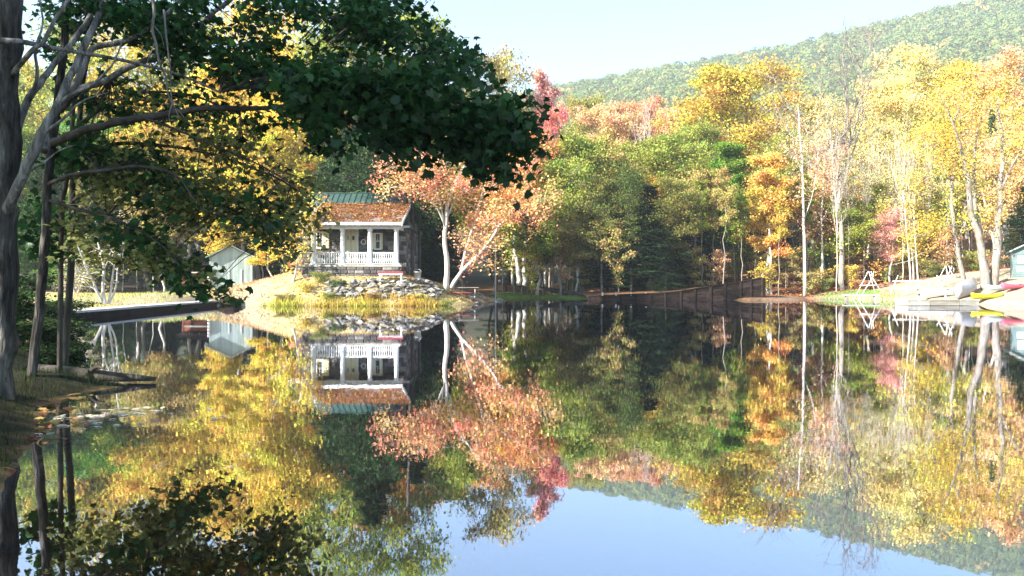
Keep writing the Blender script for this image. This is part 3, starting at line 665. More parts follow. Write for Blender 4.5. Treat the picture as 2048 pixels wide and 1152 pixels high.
def cabin():
    YF, YW, YB = 52.3, 54.4, 61.4                      # column line, front wall, back wall
    XL, XR = PX(592, 54.4), PX(813, 54.4)
    zf = 2.62; ze = EYE+(HOR-458)/F*YF                  # porch floor, underside of the porch beam
    root = empty('stone_cabin', ((XL+XR)/2, YW, 0)); tag(root, 'small grey stone cabin with green metal roof and white columned porch above the rocks', 'cabin')
    ox, oy = root.location.x, root.location.y
    def b(mb, name, mat, parent=root, smooth=False):
        mb.v = [(x-ox, y-oy, z) for x, y, z in mb.v] if parent is root or parent.get('abs') else mb.v
        return mb.build(name, mat, parent, smooth)
    wall = b(MB().box(XL, XR, YW, YB, 0.6, 5.35), 'wall', M['mortar']); wall['abs'] = 1
    # openings on the front wall (world x, z)
    win1 = (PX(636, YW), PX(644, YW)+0.05, EYE+(HOR-492)/F*YW, EYE+(HOR-466)/F*YW)
    holes = [(PX(632, YW), PX(660, YW), EYE+(HOR-497)/F*YW, EYE+(HOR-462)/F*YW), (PX(689, YW), PX(716, YW), zf, EYE+(HOR-459)/F*YW), (PX(743, YW), PX(766, YW), EYE+(HOR-500)/F*YW, EYE+(HOR-465)/F*YW)]
    stone_face(wall, XL-ox, XR-ox, 1.6, 5.3, lambda u, v: ((u, -0.002, v), 0), [(h[0]-ox, h[1]-ox, h[2], h[3]) for h in holes], 0.52, 0.30)
    stone_face(wall, 0, YB-YW, 1.4, 5.3, lambda u, v: ((XR-ox+0.002, u, v), math.pi/2), [], 0.6, 0.32)
    fnd = b(MB().box(PX(606, YF), PX(800, YF)+.05, YF-0.25, YW, 0.8, zf-0.12), 'foundation', M['mortar']); fnd['abs'] = 1
    stone_face(fnd, PX(606, YF)-ox, PX(800, YF)-ox+.05, 1.3, zf-0.14, lambda u, v: ((u, YF-0.25-oy-0.002, v), 0), [], 0.5, 0.24)
    stone_face(fnd, YF-.25-oy, 0, 1.5, zf-0.14, lambda u, v: ((PX(800, YF)-ox+.052, u, v), math.pi/2), [], 0.5, 0.24)
    # porch deck boards
    x = PX(604, YF)
    dk = b(MB().box(PX(604, YF), PX(802, YF)+.08, YF-0.33, YW, zf-0.12, zf-0.03), 'porch_floor', M['wood_grey'])
    k = 0
    bw = (PX(802, YF)+.08-PX(604, YF))/24
    for k in range(24):
        x0 = PX(604, YF)+k*bw
        link('board', BOARD(bw*0.94, 2.38, 0.03), M['wood_grey'], dk, (x0-ox+bw/2, (YF-0.33+YW)/2-oy, zf-0.015))
    # columns
    cols = [PX(q, YF) for q in (628, 685, 740, 793)]
    h = ze-zf
    cm = MB().lathe([(0.22, 0), (0.22, 0.10), (0.19, 0.12), (0.165, 0.16), (0.155, h*0.5), (0.135, h-0.16), (0.17, h-0.13), (0.18, h-0.07), (0.18, h)], sides=14).mesh('column', True)
    bs = MB().box(-0.24, 0.24, -0.24, 0.24, 0, 0.07).mesh('column_base')
    for cx in cols:
        c = link('column', cm, M['white'], root, (cx-ox, YF-oy, zf)); link('column_base', bs, M['white'], c, (0, 0, 0.0))
    # half column against the wall at the left
    # beam and rafters
    b(MB().box(PX(612, YF), PX(801, YF), YF-0.13, YF+0.13, ze, ze+0.26), 'beam', M['white'])
    b(MB().box(PX(614, YF), PX(614, YF)+0.2, YF+0.13, YW, ze, ze+0.24), 'beam', M['white'])
    b(MB().box(PX(799, YF)-0.2, PX(799, YF), YF+0.13, YW, ze, ze+0.24), 'beam', M['white'])
    rl = MB().box(-0.04, 0.04, -0.5, 0.1, 0.0, 0.1).mesh('rafter_tail')
    zr0 = ze+0.28
    for k in range(15):
        link('rafter_tail', rl, M['white'], root, (PX(616+k*13, YF)-ox, YF-0.12-oy, zr0-0.13), (math.radians(-20), 0, 0))
    # balusters
    prof = [(0.035, 0), (0.035, 0.09), (0.055, 0.16), (0.06, 0.26), (0.03, 0.40), (0.026, 0.48), (0.045, 0.56), (0.035, 0.60), (0.035, 0.66)]
    bm = MB().lathe(prof, sides=8).mesh('baluster', True)
    for i, (a, c) in enumerate(zip(cols[:-1], cols[1:])):
        rail = b(MB().box(a+0.16, c-0.16, YF-0.05, YF+0.05, zf+0.75, zf+0.83), 'top_rail', M['white']); 
        b(MB().box(a+0.16, c-0.16, YF-0.04, YF+0.04, zf+0.05, zf+0.10), 'bottom_rail', M['white'])
        n = 10
        for k in range(n):
            link('baluster', bm, M['white'], root, (a+0.16+(c-a-0.32)*(k+.5)/n-ox, YF-oy, zf+0.095))
    for k in range(10):
        link('baluster', bm, M['white'], root, (cols[0]-ox-0.25, YF-oy+0.2+1.8*k/10, zf+0.095))
    b(MB().box(cols[0]-0.3, cols[0]-0.2, YF+.1, YW, zf+0.75, zf+0.83), 'top_rail', M['white'])
    # door
    dx0, dx1 = PX(691, YW), PX(714.5, YW); dz1 = EYE+(HOR-460)/F*YW
    fr = b(MB().box(dx0-0.1, dx0, YW-0.17, YW, zf, dz1+.1).box(dx1, dx1+0.1, YW-0.17, YW, zf, dz1+.1).box(dx0, dx1, YW-0.17, YW, dz1, dz1+0.1), 'door_frame', M['white'])
    dr = b(MB().box(dx0, dx1, YW-0.11, YW-0.02, zf, dz1), 'door', M['cream']); dr['abs'] = 1
    for a, c in ((0.16, 0.29), (0.58, 0.74)):
        w = dx1-dx0; z0 = EYE+(HOR-480)/F*YW; z1 = EYE+(HOR-472)/F*YW
        b(MB().box(dx0+a*w, dx0+c*w+.04, YW-0.125, YW-0.1, z0, z1), 'pane', M['glass'], dr)
    b(MB().box(dx0+.48*(dx1-dx0), dx0+.52*(dx1-dx0), YW-0.12, YW-0.1, zf+.05, dz1-.05), 'door_seam', M['wood_grey'], dr)
    # windows
    def window(x0, x1, z0, z1, shl, shr, nm='window'):
        w = b(MB().box(x0-.07, x0, YW-.16, YW, z0-.07, z1+.07).box(x1, x1+.07, YW-.16, YW, z0-.07, z1+.07).box(x0, x1, YW-.16, YW, z1, z1+.07).box(x0-.1, x1+.1, YW-.2, YW, z0-.1, z0-.001), 'window', M['white']); w['abs'] = 1
        for i in range(2):
            zz0 = z0+(z1-z0)*i/2; zz1 = z0+(z1-z0)*(i+1)/2
            b(MB().box(x0+.02, x1-.02, YW-.07, YW-.04, zz0+.02, zz1-.02), 'pane', M['glass'], w)
        b(MB().box(x0, x1, YW-.1, YW-.03, (z0+z1)/2-.025, (z0+z1)/2+.025).box((x0+x1)/2-.015, (x0+x1)/2+.015, YW-.095, YW-.035, (z0+z1)/2, z1), 'sash', M['white'], w)
        for s0, s1 in (shl, shr):
            if s1-s0 <= 0: continue
            sh = b(MB().box(s0, s1, YW-.17, YW-.13, z0-.05, z1+.05), 'shutter', M['cream']); sh['abs'] = 1
            ns = 10
            for k in range(ns):
                zz = z0-.02+(z1-z0+.02)*k/ns
                b(MB().box(s0+.04, s1-.04, YW-.185, YW-.168, zz+.01, zz+(z1-z0)/ns-.02), 'slat', M['cream'], sh)
    z0 = EYE+(HOR-495)/F*YW; z1 = EYE+(HOR-465)/F*YW
    window(PX(635, YW), PX(645, YW), z0, z1, (PX(629, YW)-.2, PX(633, YW)), (PX(647, YW), PX(659, YW)))
    z0 = EYE+(HOR-497)/F*YW; z1 = EYE+(HOR-468)/F*YW
    window(PX(752, YW), PX(760, YW), z0, z1, (PX(744, YW), PX(750, YW)), (PX(762, YW), PX(766, YW)))
    # porch roof: sloping deck with separate shingles
    e0 = (YF-0.55, zr0+0.0); e1 = (56.1, zr0+1.62); XA, XB = PX(612, 51.8), PX(803, 51.8); th = 0.1
    XA2 = PX(606, 51.8)
    def slab(xa, xb, y0, z0_, y1, z1_, t):
        return MB().poly([(xa, y0, z0_), (xb, y0, z0_), (xb, y1, z1_), (xa, y1, z1_), (xa, y0, z0_+t), (xb, y0, z0_+t), (xb, y1, z1_+t), (xa, y1, z1_+t)],
            [(0, 3, 2, 1), (4, 5, 6, 7), (0, 1, 5, 4), (1, 2, 6, 5), (2, 3, 7, 6), (3, 0, 4, 7)])
    pr = b(slab(XA, XB, *e0, *e1, th), 'porch_roof', M['wood_grey']); pr['abs'] = 1
    b(slab(XA-.06, XA-.003, e0[0]-.03, e0[1]-.12, e1[0], e1[1]-.12, 0.24), 'rake_board', M['white'])
    b(slab(XB+.003, XB+.06, e0[0]-.03, e0[1]-.12, e1[0], e1[1]-.12, 0.24), 'rake_board', M['white'])
    b(MB().box(XA, XB, e0[0]-.05, e0[0]-.003, e0[1]-.06, e0[1]+.11), 'fascia', M['white'])
    gz = MB().poly([(XA+.1, YF, ze+.26), (XA+.1, YW, ze+.26), (XA+.1, YW, ze+.26+1.0), (XA+.16, YF, ze+.26), (XA+.16, YW, ze+.26), (XA+.16, YW, ze+1.26)],
        [(0, 1, 2), (3, 5, 4), (0, 3, 4, 1), (1, 4, 5, 2), (2, 5, 3, 0)]); b(gz, 'gable_infill', M['white'])
    ang = math.atan2(e1[1]-e0[1], e1[0]-e0[0]); Ls = math.hypot(e1[1]-e0[1], e1[0]-e0[0]); rows = 10; nc = 18
    sm = MB().box(-.5, .5, -.5, .5, 0, 1).mesh('shingle'); sm.materials.append(M['roof_brown'])
    for i in range(rows):
        for j in range(nc):
            s = (i+.5)/rows*Ls; w = (XB-XA)/nc
            link('shingle', sm, None, pr, (XA-ox+w*(j+.5), e0[0]-oy+math.cos(ang)*s, e0[1]+math.sin(ang)*s+th+.012+random.uniform(0, .012)), (ang-0.035, 0, random.uniform(-.02, .02)), (w*.96, Ls/rows*1.04, 0.025))
    # main hip roof
    x0, x1 = PX(576, 54), PX(819, 54); y0, y1 = 53.9, 61.9; z0 = 5.3; rz = 7.95; ym = (y0+y1)/2
    rx0, rx1 = PX(640, ym), PX(792, ym)
    rf = MB().poly([(x0, y0, z0), (x1, y0, z0), (x1, y1, z0), (x0, y1, z0), (rx0, ym, rz), (rx1, ym, rz), (x0, y0, z0-.1), (x1, y0, z0-.1), (x1, y1, z0-.1), (x0, y1, z0-.1)],
        [(0, 1, 5, 4), (1, 2, 5), (2, 3, 4, 5), (3, 0, 4), (6, 7, 1, 0), (7, 8, 2, 1), (8, 9, 3, 2), (9, 6, 0, 3), (9, 8, 7, 6)])
    roof = b(rf, 'roof', M['roof_green']); roof['abs'] = 1
    n = 20
    for k in range(n):                                   # standing seams on the front slope
        x = x0+(x1-x0)*(k+.5)/n
        t = 1.0
        if x < rx0: t = (x-x0)/(rx0-x0)
        if x > rx1: t = (x1-x)/(x1-rx1)
        if t < .08: continue
        b(MB().bar((x, y0, z0+.02), (x, y0+(ym-y0)*t, z0+(rz-z0)*t+.02), .035, .06), 'seam', M['roof_green'], roof)
    for a, c in (((x0, y0, z0), (rx0, ym, rz)), ((x1, y0, z0), (rx1, ym, rz)), ((rx0, ym, rz), (rx1, ym, rz))):
        b(MB().bar((a[0], a[1], a[2]+.03), (c[0], c[1], c[2]+.03), .14, .06), 'ridge_cap', M['roof_green'], roof)
    for k in range(6):
        yy = y0+(y1-y0)*(k+.5)/6; t = 1-abs(yy-ym)/(ym-y0)
        for xa, xb in ((x0, rx0), (x1, rx1)):
            b(MB().bar((xa, yy, z0+.02), (xa+(xb-xa)*t, yy, z0+(rz-z0)*t+.02), .035, .06), 'seam', M['roof_green'], roof)
    b(MB().box(x0-.02, x1+.02, y0-.06, y0-.003, z0-.14, z0+.02), 'gutter', M['white'])
    chx = PX(800, 57)
    ch = b(MB().box(chx-.35, chx+.35, 56.8, 57.5, 6.2, 8.25), 'chimney', M['mortar']); ch['abs'] = 1
    b(MB().box(chx-.42, chx+.42, 56.72, 57.58, 8.25, 8.38), 'chimney_cap', M['concrete'], ch)
    stone_face(ch, chx-.35-ox, chx+.35-ox, 6.4, 8.25, lambda u, v: ((u, 56.8-oy-.002, v), 0), [], .3, .22)
    return root
def BOARD(w, l, t):
    return MB().box(-w/2, w/2, -l/2, l/2, -t/2, t/2).mesh('board')
cab = cabin()
# wreath beside the door
wr = MB(); pts = [Vector((0.16*math.cos(a), 0, 0.16*math.sin(a))) for a in np.linspace(0, 2*math.pi, 17)]
wr.tube(pts, 0.035, 6, cap=False); o = wr.build('wreath', M['white'], None, True, (PX(727, 54.2), 54.4-0.2, EYE+(HOR-484)/F*54.2)); tag(o, 'round white wreath hanging on the stone wall right of the cabin door', 'wreath')
# fallen leaves on the porch roof
def scatter_roof():
    r = np.random.default_rng(5); n = 9000; YF = 52.3; ze = EYE+(HOR-458)/F*YF; zr0 = ze+.28
    u = r.uniform(0, 1, n); v = r.uniform(0, 1, n)**0.8
    g = (np.sin(u*23+v*7)+np.sin(u*9-v*15)+r.normal(size=n)*0.8) > -0.5-v*1.2; u, v = u[g], v[g]; n = len(u)
    x = PX(613, 51.8)+(PX(803, 51.8)-PX(613, 51.8))*u; y = (YF-.55)+(56.1-YF+.55)*v; z = zr0+1.62*v+.135+r.uniform(0, .06, n)
    me = leaves('fallen_leaves', np.stack([x, y, z], 1), 0.13, r.uniform(0, 1, n), r, upbias=1.6, narrow=1.3)
    o = link('fallen_leaves', me, M['leaf']); o.color = (0.42, 0.22, 0.10, 1); tag(o, 'rust orange fallen leaves lying on the porch roof', 'fallen leaves', kind='stuff')
scatter_roof()

# porch furniture and yard things
def chair():
    e = empty('patio_table', (PX(650, 53.4), 53.4, 2.62)); tag(e, 'small brown table on the left side of the porch', 'table')
    MB().box(-.8, .8, -.35, .35, .70, .75).build('table_top', M['wood_grey'], e)
    for sx in (-.7, .7):
        for sy in (-.28, .28): MB().box(sx-.03, sx+.03, sy-.03, sy+.03, 0, .70).build('leg', M['wood_grey'], e)
chair()
def bench():
    D = 51.2; x0, x1 = PX(757, D), PX(807, D); gz = H((x0+x1)/2, D); zt = EYE+(HOR-543)/F*D
    e = empty('bench', ((x0+x1)/2, D, gz-.03)); tag(e, 'long low dark red bench with white legs in front of the porch', 'bench')
    L = (x1-x0)/2; h = zt-gz+.03
    for k in range(4): MB().box(-L, L, -.24+k*.125, -.24+k*.125+.11, h-.13, h).build('slat', M['red'], e)
    MB().box(-L+.02, L-.02, -.22, -.19, h-.19, h-.132).box(-L+.02, L-.02, .2, .23, h-.19, h-.132).build('apron', M['white'], e)
    for sx in (-L+.12, L-.12):
        for sy in (-.18, .20): MB().box(sx-.04, sx+.04, sy-.04, sy+.04, 0, h-.192).build('leg', M['white'], e)
bench()
def bucket():
    D = 53; x = PX(835, D)
    e = empty('bucket', (x, D, H(x, D)-.02)); tag(e, 'white metal bucket on the ground right of the cabin', 'bucket')
    MB().lathe([(.17, 0), (.19, .03), (.25, .50), (.27, .50), (.27, .54), (.22, .54), (.2, .5)], sides=16).build('pail', M['metal'], e, True)
    pts = [(-.26*math.cos(a), 0, .5+.22*math.sin(a)) for a in np.linspace(0, math.pi, 9)]
    MB().tube(pts, .012, 5).build('handle', M['metal'], e, True)
bucket()
def drum():
    D = 55.0; x = PX(590, D); e = empty('oil_drum', (x, D, H(x, D)-.03)); tag(e, 'rusty red drum lying on its side on a stand left of the porch', 'drum')
    pr = [(.02, 0), (.30, 0), (.31, .03), (.29, .05), (.29, .38), (.31, .40), (.29, .42), (.29, .75), (.31, .78), (.30, .81), (.02, .81)]
    MB().lathe(pr, sides=18).build('barrel', M['drum'], e, True, (-.42, 0, .72), (0, math.radians(90), 0))
    for sx in (-.28, .28):
        MB().bar((sx, -.28, 0), (sx, -.05, .45), .05).bar((sx, .28, 0), (sx, .05, .45), .05).box(sx-.03, sx+.03, -.2, .2, .40, .44).build('leg', M['wood_dark_and_shade'], e)
drum()
def picnic():
    D = 55; x = PX(930, D); gz = H(x, D); e = empty('picnic_table', (x, D, gz-.03)); tag(e, 'picnic table with a red seat board in the shade right of the peach tree', 'picnic table')
    for k in range(4): MB().box(-.95, .95, -.36+k*.185, -.36+k*.185+.17, .76, .80).build('board', M['wood_grey'], e)
    MB().box(-.95, .95, -.8, -.55, .42, .46).build('seat', M['red'], e); MB().box(-.95, .95, .55, .8, .42, .46).build('seat', M['wood_grey'], e)
    for sx in (-.7, .7):
        for s in (-1, 1): MB().bar((sx, s*.65, 0), (sx, s*.18, .75), .07).build('leg', M['wood_grey'], e)
        MB().box(sx+.036, sx+.08, -.72, .72, .36, .415).build('brace', M['wood_grey'], e)
picnic()
def flagpole():
    D = 60.5; x = PX(991, D); gz = H(x, D); e = empty('flagpole', (x, D, gz-.05)); tag(e, 'tall thin white pole standing at the tip of the rocky point', 'pole')
    MB().tube([(0, 0, 0), (0, 0, 7.2)], [.055, .035], 10).build('shaft', M['white'], e, True)
    MB().lathe([(.02, 0), (.07, .04), (.07, .1), (.02, .14)], (0, 0, 7.2), 10).build('finial', M['white'], e, True)
    MB().lathe([(.16, 0), (.16, .08), (.08, .12), (.06, .12)], sides=12).build('base', M['concrete'], e, True)
flagpole()

# sheds
def shed_blue():
    D = 62; x0, x1 = PX(421, D), PX(503, D); g = 0.55; zt = EYE+(HOR-512)/F*D
    e = empty('shed', ((x0+x1)/2, D, g)); tag(e, 'pale blue board shed with a low pitched roof left of the cabin', 'shed'); e.rotation_euler.z = .34
    W = (x1-x0)/2; h = zt-g; hr = h+0.75
    MB().box(-W, W, .03, 3.0, 0, h).poly([(-W, .03, h), (W, .03, h), (0, .03, hr), (-W, 3, h), (W, 3, h), (0, 3, hr)], [(0, 1, 2), (3, 5, 4), (1, 4, 5, 2), (0, 2, 5, 3)]).build('wall', M['shed_blue'], e)
    n = 15
    for k in range(n):
        xa = -W+2*W*k/n; xb = xa+2*W/n*.93; xm = (xa+xb)/2; zt2 = h+(hr-h)*(1-abs(xm)/W)-.05
        MB().box(xa, xb, -.01, .028, 0.02, zt2).build('board', M['shed_blue'], e)
    for s in (-1, 1):
        MB().poly([(0, -.3, hr+.02), (s*(W+.35), -.3, h-.2), (s*(W+.35), 3.2, h-.2), (0, 3.2, hr+.02), (0, -.3, hr+.09), (s*(W+.35), -.3, h-.13), (s*(W+.35), 3.2, h-.13), (0, 3.2, hr+.09)],
            [(0, 1, 2, 3), (4, 7, 6, 5), (0, 4, 5, 1), (1, 5, 6, 2), (2, 6, 7, 3)]).build('roof_slope', M['grey_roof'], e)
    for k in range(9):
        MB().tube([(-W-.12, -.12, .14+k*.24), (-W+.14, -.12, .14+k*.24)], .085, 7).build('log_end', M['canoe_white'], e, True)
    for sx in (-.45, .45): MB().box(sx-.03+.3, sx+.03+.3, -.05, -.012, 0.05, 1.95).build('door_batten', M['white'], e)
shed_blue()
def shed_rust():
    D = 70; x0, x1 = PX(378, D), PX(426, D); g = H(PX(400, D), D)-.05
    e = empty('woodshed', ((x0+x1)/2, D, g)); tag(e, 'rust red open board shed in the shadow left of the pale blue shed', 'shed')
    W = (x1-x0)/2+.6; MB().box(-W, W, .5, 3, 0, 2.6).build('wall', M['wood_dark_and_shade'], e)
    for k in range(7):
        MB().box(-W, W, .44, .498, .05+k*.34, .05+k*.34+.3).build('board', M['wood_rust'], e)
    for z in (1.0, 1.9): MB().box(-W, W, -.05, .05, z, z+.1).build('rail', M['wood_grey'], e)
    for sx in (-W+.08, W-.08): MB().box(sx-.07, sx+.07, -.07, .07, 0, 2.6).build('post', M['wood_rust'], e)
    MB().poly([(-W-.3, -.5, 2.6), (W+.3, -.5, 2.6), (W+.3, 3.3, 3.3), (-W-.3, 3.3, 3.3), (-W-.3, -.5, 2.72), (W+.3, -.5, 2.72), (W+.3, 3.3, 3.42), (-W-.3, 3.3, 3.42)],
        [(0, 3, 2, 1), (4, 5, 6, 7), (0, 1, 5, 4), (1, 2, 6, 5), (2, 3, 7, 6), (3, 0, 4, 7)]).build('roof', M['wood_dark_and_shade'], e)
shed_rust()
def shed_teal():
    D = 60; x0 = PX(2022, D); g = EYE+(HOR-552)/F*D; W = 4.4; zt = EYE+(HOR-503)/F*D-g
    e = empty('boat_shed', (x0, D, g)); tag(e, 'grey teal wooden shed with white window at the right edge', 'shed'); e.rotation_euler.z = -.56
    MB().box(0, W, .03, 4, -1.2, zt).poly([(0, .03, zt), (W, .03, zt), (W/2, .03, zt+1.1), (0, 4, zt), (W, 4, zt), (W/2, 4, zt+1.1)], [(0, 1, 2), (3, 5, 4), (1, 4, 5, 2), (0, 2, 5, 3)]).build('wall', M['shed_teal'], e)
    n = 10
    for k in range(n): MB().box(0, W, 0.0, .028, -.05+k*(zt/n), -.05+(k+.9)*(zt/n)).build('board', M['shed_teal'], e)
    MB().box(-.05, .09, -.04, -.002, -.1, zt).build('corner_board', M['grey_roof'], e)
    for s, xx in ((-1, -.35), (1, W+.35)):
        MB().poly([(W/2, -.35, zt+1.12), (xx, -.35, zt-.2), (xx, 4.2, zt-.2), (W/2, 4.2, zt+1.12), (W/2, -.35, zt+1.22), (xx, -.35, zt-.1), (xx, 4.2, zt-.1), (W/2, 4.2, zt+1.22)],
            [(0, 1, 2, 3), (4, 7, 6, 5), (0, 4, 5, 1), (1, 5, 6, 2), (2, 6, 7, 3), (3, 7, 4, 0)]).build('roof_slope', M['grey_roof'], e)
    wx = PX(2041, D)-x0; 
    w = MB().box(wx-.3, wx+.3, -.05, -.001, .95, 1.5).build('window', M['white'], e); MB().box(wx-.22, wx+.22, -.065, -.051, 1.02, 1.43).build('pane', M['shed_blue'], w)
    w = MB().box(wx-.35, wx+.35, -.05, -.001, .3, .72).build('hatch', M['shed_blue'], e); MB().box(wx-.3, wx+.3, -.065, -.051, .35, .67).build('hatch_panel', M['white'], w)
    MB().box(-.2, W+.2, -.6, -.05, -.25, -.12).build('sill_deck', M['wood_grey'], e)
shed_teal()

# concrete edge wall on the left, dam wall on the right
def left_wall():
    a = Vector((-16.6, 27.6, 0)); c = Vector((-18.5, 50.3, 0)); n = 8; e = empty('retaining_wall', (a.x, a.y, 0)); tag(e, 'long low concrete wall along the water at the left shore', 'wall')
    d = c-a; L = d.length; ang = math.atan2(d.y, d.x); e.rotation_euler.z = ang
    for k in range(n):
        MB().box(L*k/n+.006, L*(k+1)/n-.006, -0.0, 1.1+random.uniform(-.1, .1), -.8, .25).build('wall_segment', M['wood_dark_and_shade'], e)  # shade on the water side of the concrete put into a dark colour
        MB().box(L*k/n+.004, L*(k+1)/n-.004, -.04, 1.15, .252, .34+random.uniform(-.01, .01)).build('coping', M['concrete'], e)
    s = empty('stone_block', (c.x+.6, c.y+.2, .1)); tag(s, 'dark block of rock at the far end of the low concrete wall', 'rock')
    MB().lathe([(.5, -.3), (.75, 0), (.6, .3), (.2, .45)], sides=7).build('stone', M['wood_dark_and_shade'], s)
left_wall()
def dam():  # tree shade on the face is put into the dark timber colour
    pts = [(1176, 598, 592, 69.0), (1240, 600, 590, 68.0), (1300, 601, 588, 67.6), (1360, 601, 583, 67.3), (1420, 601, 573, 67.0), (1480, 601, 564, 66.8), (1524, 601, 556, 66.6)]
    e = empty('dam_wall', (PX(1350, 67), 67, 0)); tag(e, 'timber faced dam wall, coloured dark for shade, climbing towards the right across the far shore', 'dam')
    for i in range(len(pts)-1):
        p, q = pts[i], pts[i+1]
        xa, xb = PX(p[0], p[3])-e.location.x, PX(q[0], q[3])-e.location.x
        ya, yb = p[3]-67, q[3]-67; ta = EYE+(HOR-p[2])/F*p[3]; tb = EYE+(HOR-q[2])/F*q[3]
        n = max(2, int((tb+.4)/.3))
        for k in range(n):
            z = lambda t, top: -.35+(top+.35)*t
            f0, f1 = k/n, (k+.95)/n
            MB().poly([(xa+.01, ya, z(f0, ta)), (xb-.01, yb, z(f0, tb)), (xb-.01, yb+.3, z(f0, tb)), (xa+.01, ya+.3, z(f0, ta)), (xa+.01, ya, z(f1, ta)), (xb-.01, yb, z(f1, tb)), (xb-.01, yb+.3, z(f1, tb)), (xa+.01, ya+.3, z(f1, ta))],
                [(0, 3, 2, 1), (4, 5, 6, 7), (0, 1, 5, 4), (1, 2, 6, 5), (2, 3, 7, 6), (3, 0, 4, 7)]).build('timber', M['wood_dark_and_shade'], e)
        for tt in (.02, .5): MB().box(xa+(xb-xa)*tt-.07, xa+(xb-xa)*tt+.07, ya+(yb-ya)*tt-.1, ya+(yb-ya)*tt-.002, -.4, ta+(tb-ta)*tt-.03).build('post', M['wood_dark_and_shade'], e)
        MB().bar((xa, ya+.15, ta+.03), (xb, yb+.15, tb+.03), .5, .08).build('coping', M['wood_dark_and_shade'], e)
    x, y = PX(1524, 66.6)-e.location.x, -.4; zt = EYE+(HOR-556)/F*66.6
    MB().poly([(x+.01, y, -.2), (x+.3, y, -.2), (x+1.9, y+5, .2), (x+1.6, y+5, .2), (x+.01, y, zt), (x+.3, y, zt), (x+1.9, y+5, zt-.9), (x+1.6, y+5, zt-.9)],
        [(0, 3, 2, 1), (4, 5, 6, 7), (0, 1, 5, 4), (1, 2, 6, 5), (2, 3, 7, 6), (3, 0, 4, 7)]).build('return_wall', M['wood_dark_and_shade'], e)
    for px in (1205, 1232, 1262, 1292, 1318, 1334):
        D = 67.9; MB().lathe([(.07, 0), (.08, .2), (.05, .28)], (PX(px, D)-e.location.x, D-67, EYE+(HOR-590)/F*D-.05), 6).build('marker', M['concrete'], e)
    # earth bank behind the dam
    o = MB()
    for i in range(len(pts)-1):
        p, q = pts[i], pts[i+1]
        xa, xb = PX(p[0], p[3]), PX(q[0], q[3]); ta = EYE+(HOR-p[2])/F*p[3]-.12; tb = EYE+(HOR-q[2])/F*q[3]-.12
        o.poly([(xa, p[3]+.31, ta), (xb, q[3]+.31, tb), (xb, q[3]+8, tb*.5+.5), (xa, p[3]+8, ta*.5+.5)], [(0, 1, 2, 3)])
    o = o.build('bank', None); me = o.data; me.materials.append(M['litter']); tag(o, kind='structure')
M['litter'] = noise_mat('leaf_litter', [(0.3, (0.06, 0.035, 0.02)), (0.5, (0.17, 0.085, 0.045)), (0.7, (0.34, 0.18, 0.09))], 6, 0.95, 0.6, 14, spec=0.1)
dam()
def cove_shadow_band():  # shadow lying on the grass, modelled as a dark log
    e = empty('shadow_band_log', (PX(1100, 72), 72, 0)); tag(e, 'shadow band across the grassy cove bank, shaped as a long dark log', 'log')
    pts = [P(998, 562, 84), P(1040, 570, 82), P(1090, 578, 79), P(1140, 586, 76.6), P(1185, 592, 74)]
    MB().tube([p-e.location for p in pts], [.16, .2, .22, .25, .28], 8).build('stem', M['bark_dark'], e, True)
cove_shadow_band()

# dock, canoes, kayaks on the right shore
def dock():
    D = 50.0; e = empty('dock', (PX(1868, D), D, 0)); tag(e, 'low floating dock with one white and one grey section at the right shore', 'dock'); ox = e.location.x
    secs = [(1816, 1860, 'dock_pale'), (1861, 1919, 'wood_grey'), (1920, 1958, 'dock_pale')]
    for a, b_, m in secs:
        xa, xb = PX(a, D)-ox, PX(b_, D)-ox; zt = .36
        MB().box(xa, xb, 0, 1.5, .02, zt-.045).build('float', M[m], e)
        n = max(3, int((xb-xa)/.2))
        for k in range(n): MB().box(xa+(xb-xa)*k/n, xa+(xb-xa)*(k+.92)/n, -.03, 1.53, zt-.04, zt).build('plank', M[m], e)
    for px in (1817, 1861, 1919): MB().lathe([(.05, -1), (.05, .6), (.02, .64)], (PX(px, D)-ox, 1.6, 0), 8).build('piling', M['metal'], e)
dock()
def hull(name, L, W, Hh, mat, loc, rz, label, cat='canoe', up=False, roll=0, pitch=0):
    e = empty(name, loc, rz); tag(e, label, cat); mb = MB(); nx, ns = 15, 9; v = []
    for i in range(nx):
        t = -1+2*i/(nx-1); w = W/2*(1-abs(t)**2.6)+.012; hh = Hh*(1+.45*abs(t)**3)
        for j in range(ns):
            a = math.pi*j/(ns-1); v.append((t*L/2*(1-.05*math.sin(a)), -w*math.cos(a), hh-(hh-0.0+.0)*math.sin(a)**.7 if True else 0))
    f = [(i*ns+j, (i+1)*ns+j, (i+1)*ns+j+1, i*ns+j+1) for i in range(nx-1) for j in range(ns-1)]
    mb.poly(v, f); h = mb.build('hull', M[mat], e, True); s = h.modifiers.new('s', 'SOLIDIFY'); s.thickness = .025
    for sgn in (0, ns-1):
        MB().tube([Vector(v[i*ns+sgn]) for i in range(nx)], .022, 6).build('gunwale', M[mat], e, True)
    if cat == 'canoe':
        for t in (-.5, .45): MB().box(t*L/2-.12, t*L/2+.12, -W*.38, W*.38, Hh*.72, Hh*.78).build('seat', M['wood_grey'], e)
    else:
        dv = [(p[0], p[1], p[2]) for p in v]; top = MB()
        pts = []
        for i in range(nx):
            a, c = Vector(v[i*ns]), Vector(v[i*ns+ns-1]); pts += [a, (a+c)/2+Vector((0, 0, .07)), c]
        fs = [(i*3+j, (i+1)*3+j, (i+1)*3+j+1, i*3+j+1) for i in range(nx-1) for j in range(2) if not 5 <= i <= 8]
        top.poly(pts, fs).build('deck', M[mat], e, True)
        MB().box(-.1, .25, -W*.3, W*.3, Hh*.5, Hh*.62).build('seat', M['wood_dark_and_shade'], e)
    if up: e.rotation_euler = (math.pi+roll, pitch, rz); e.location.z += Hh*1.2
    return e
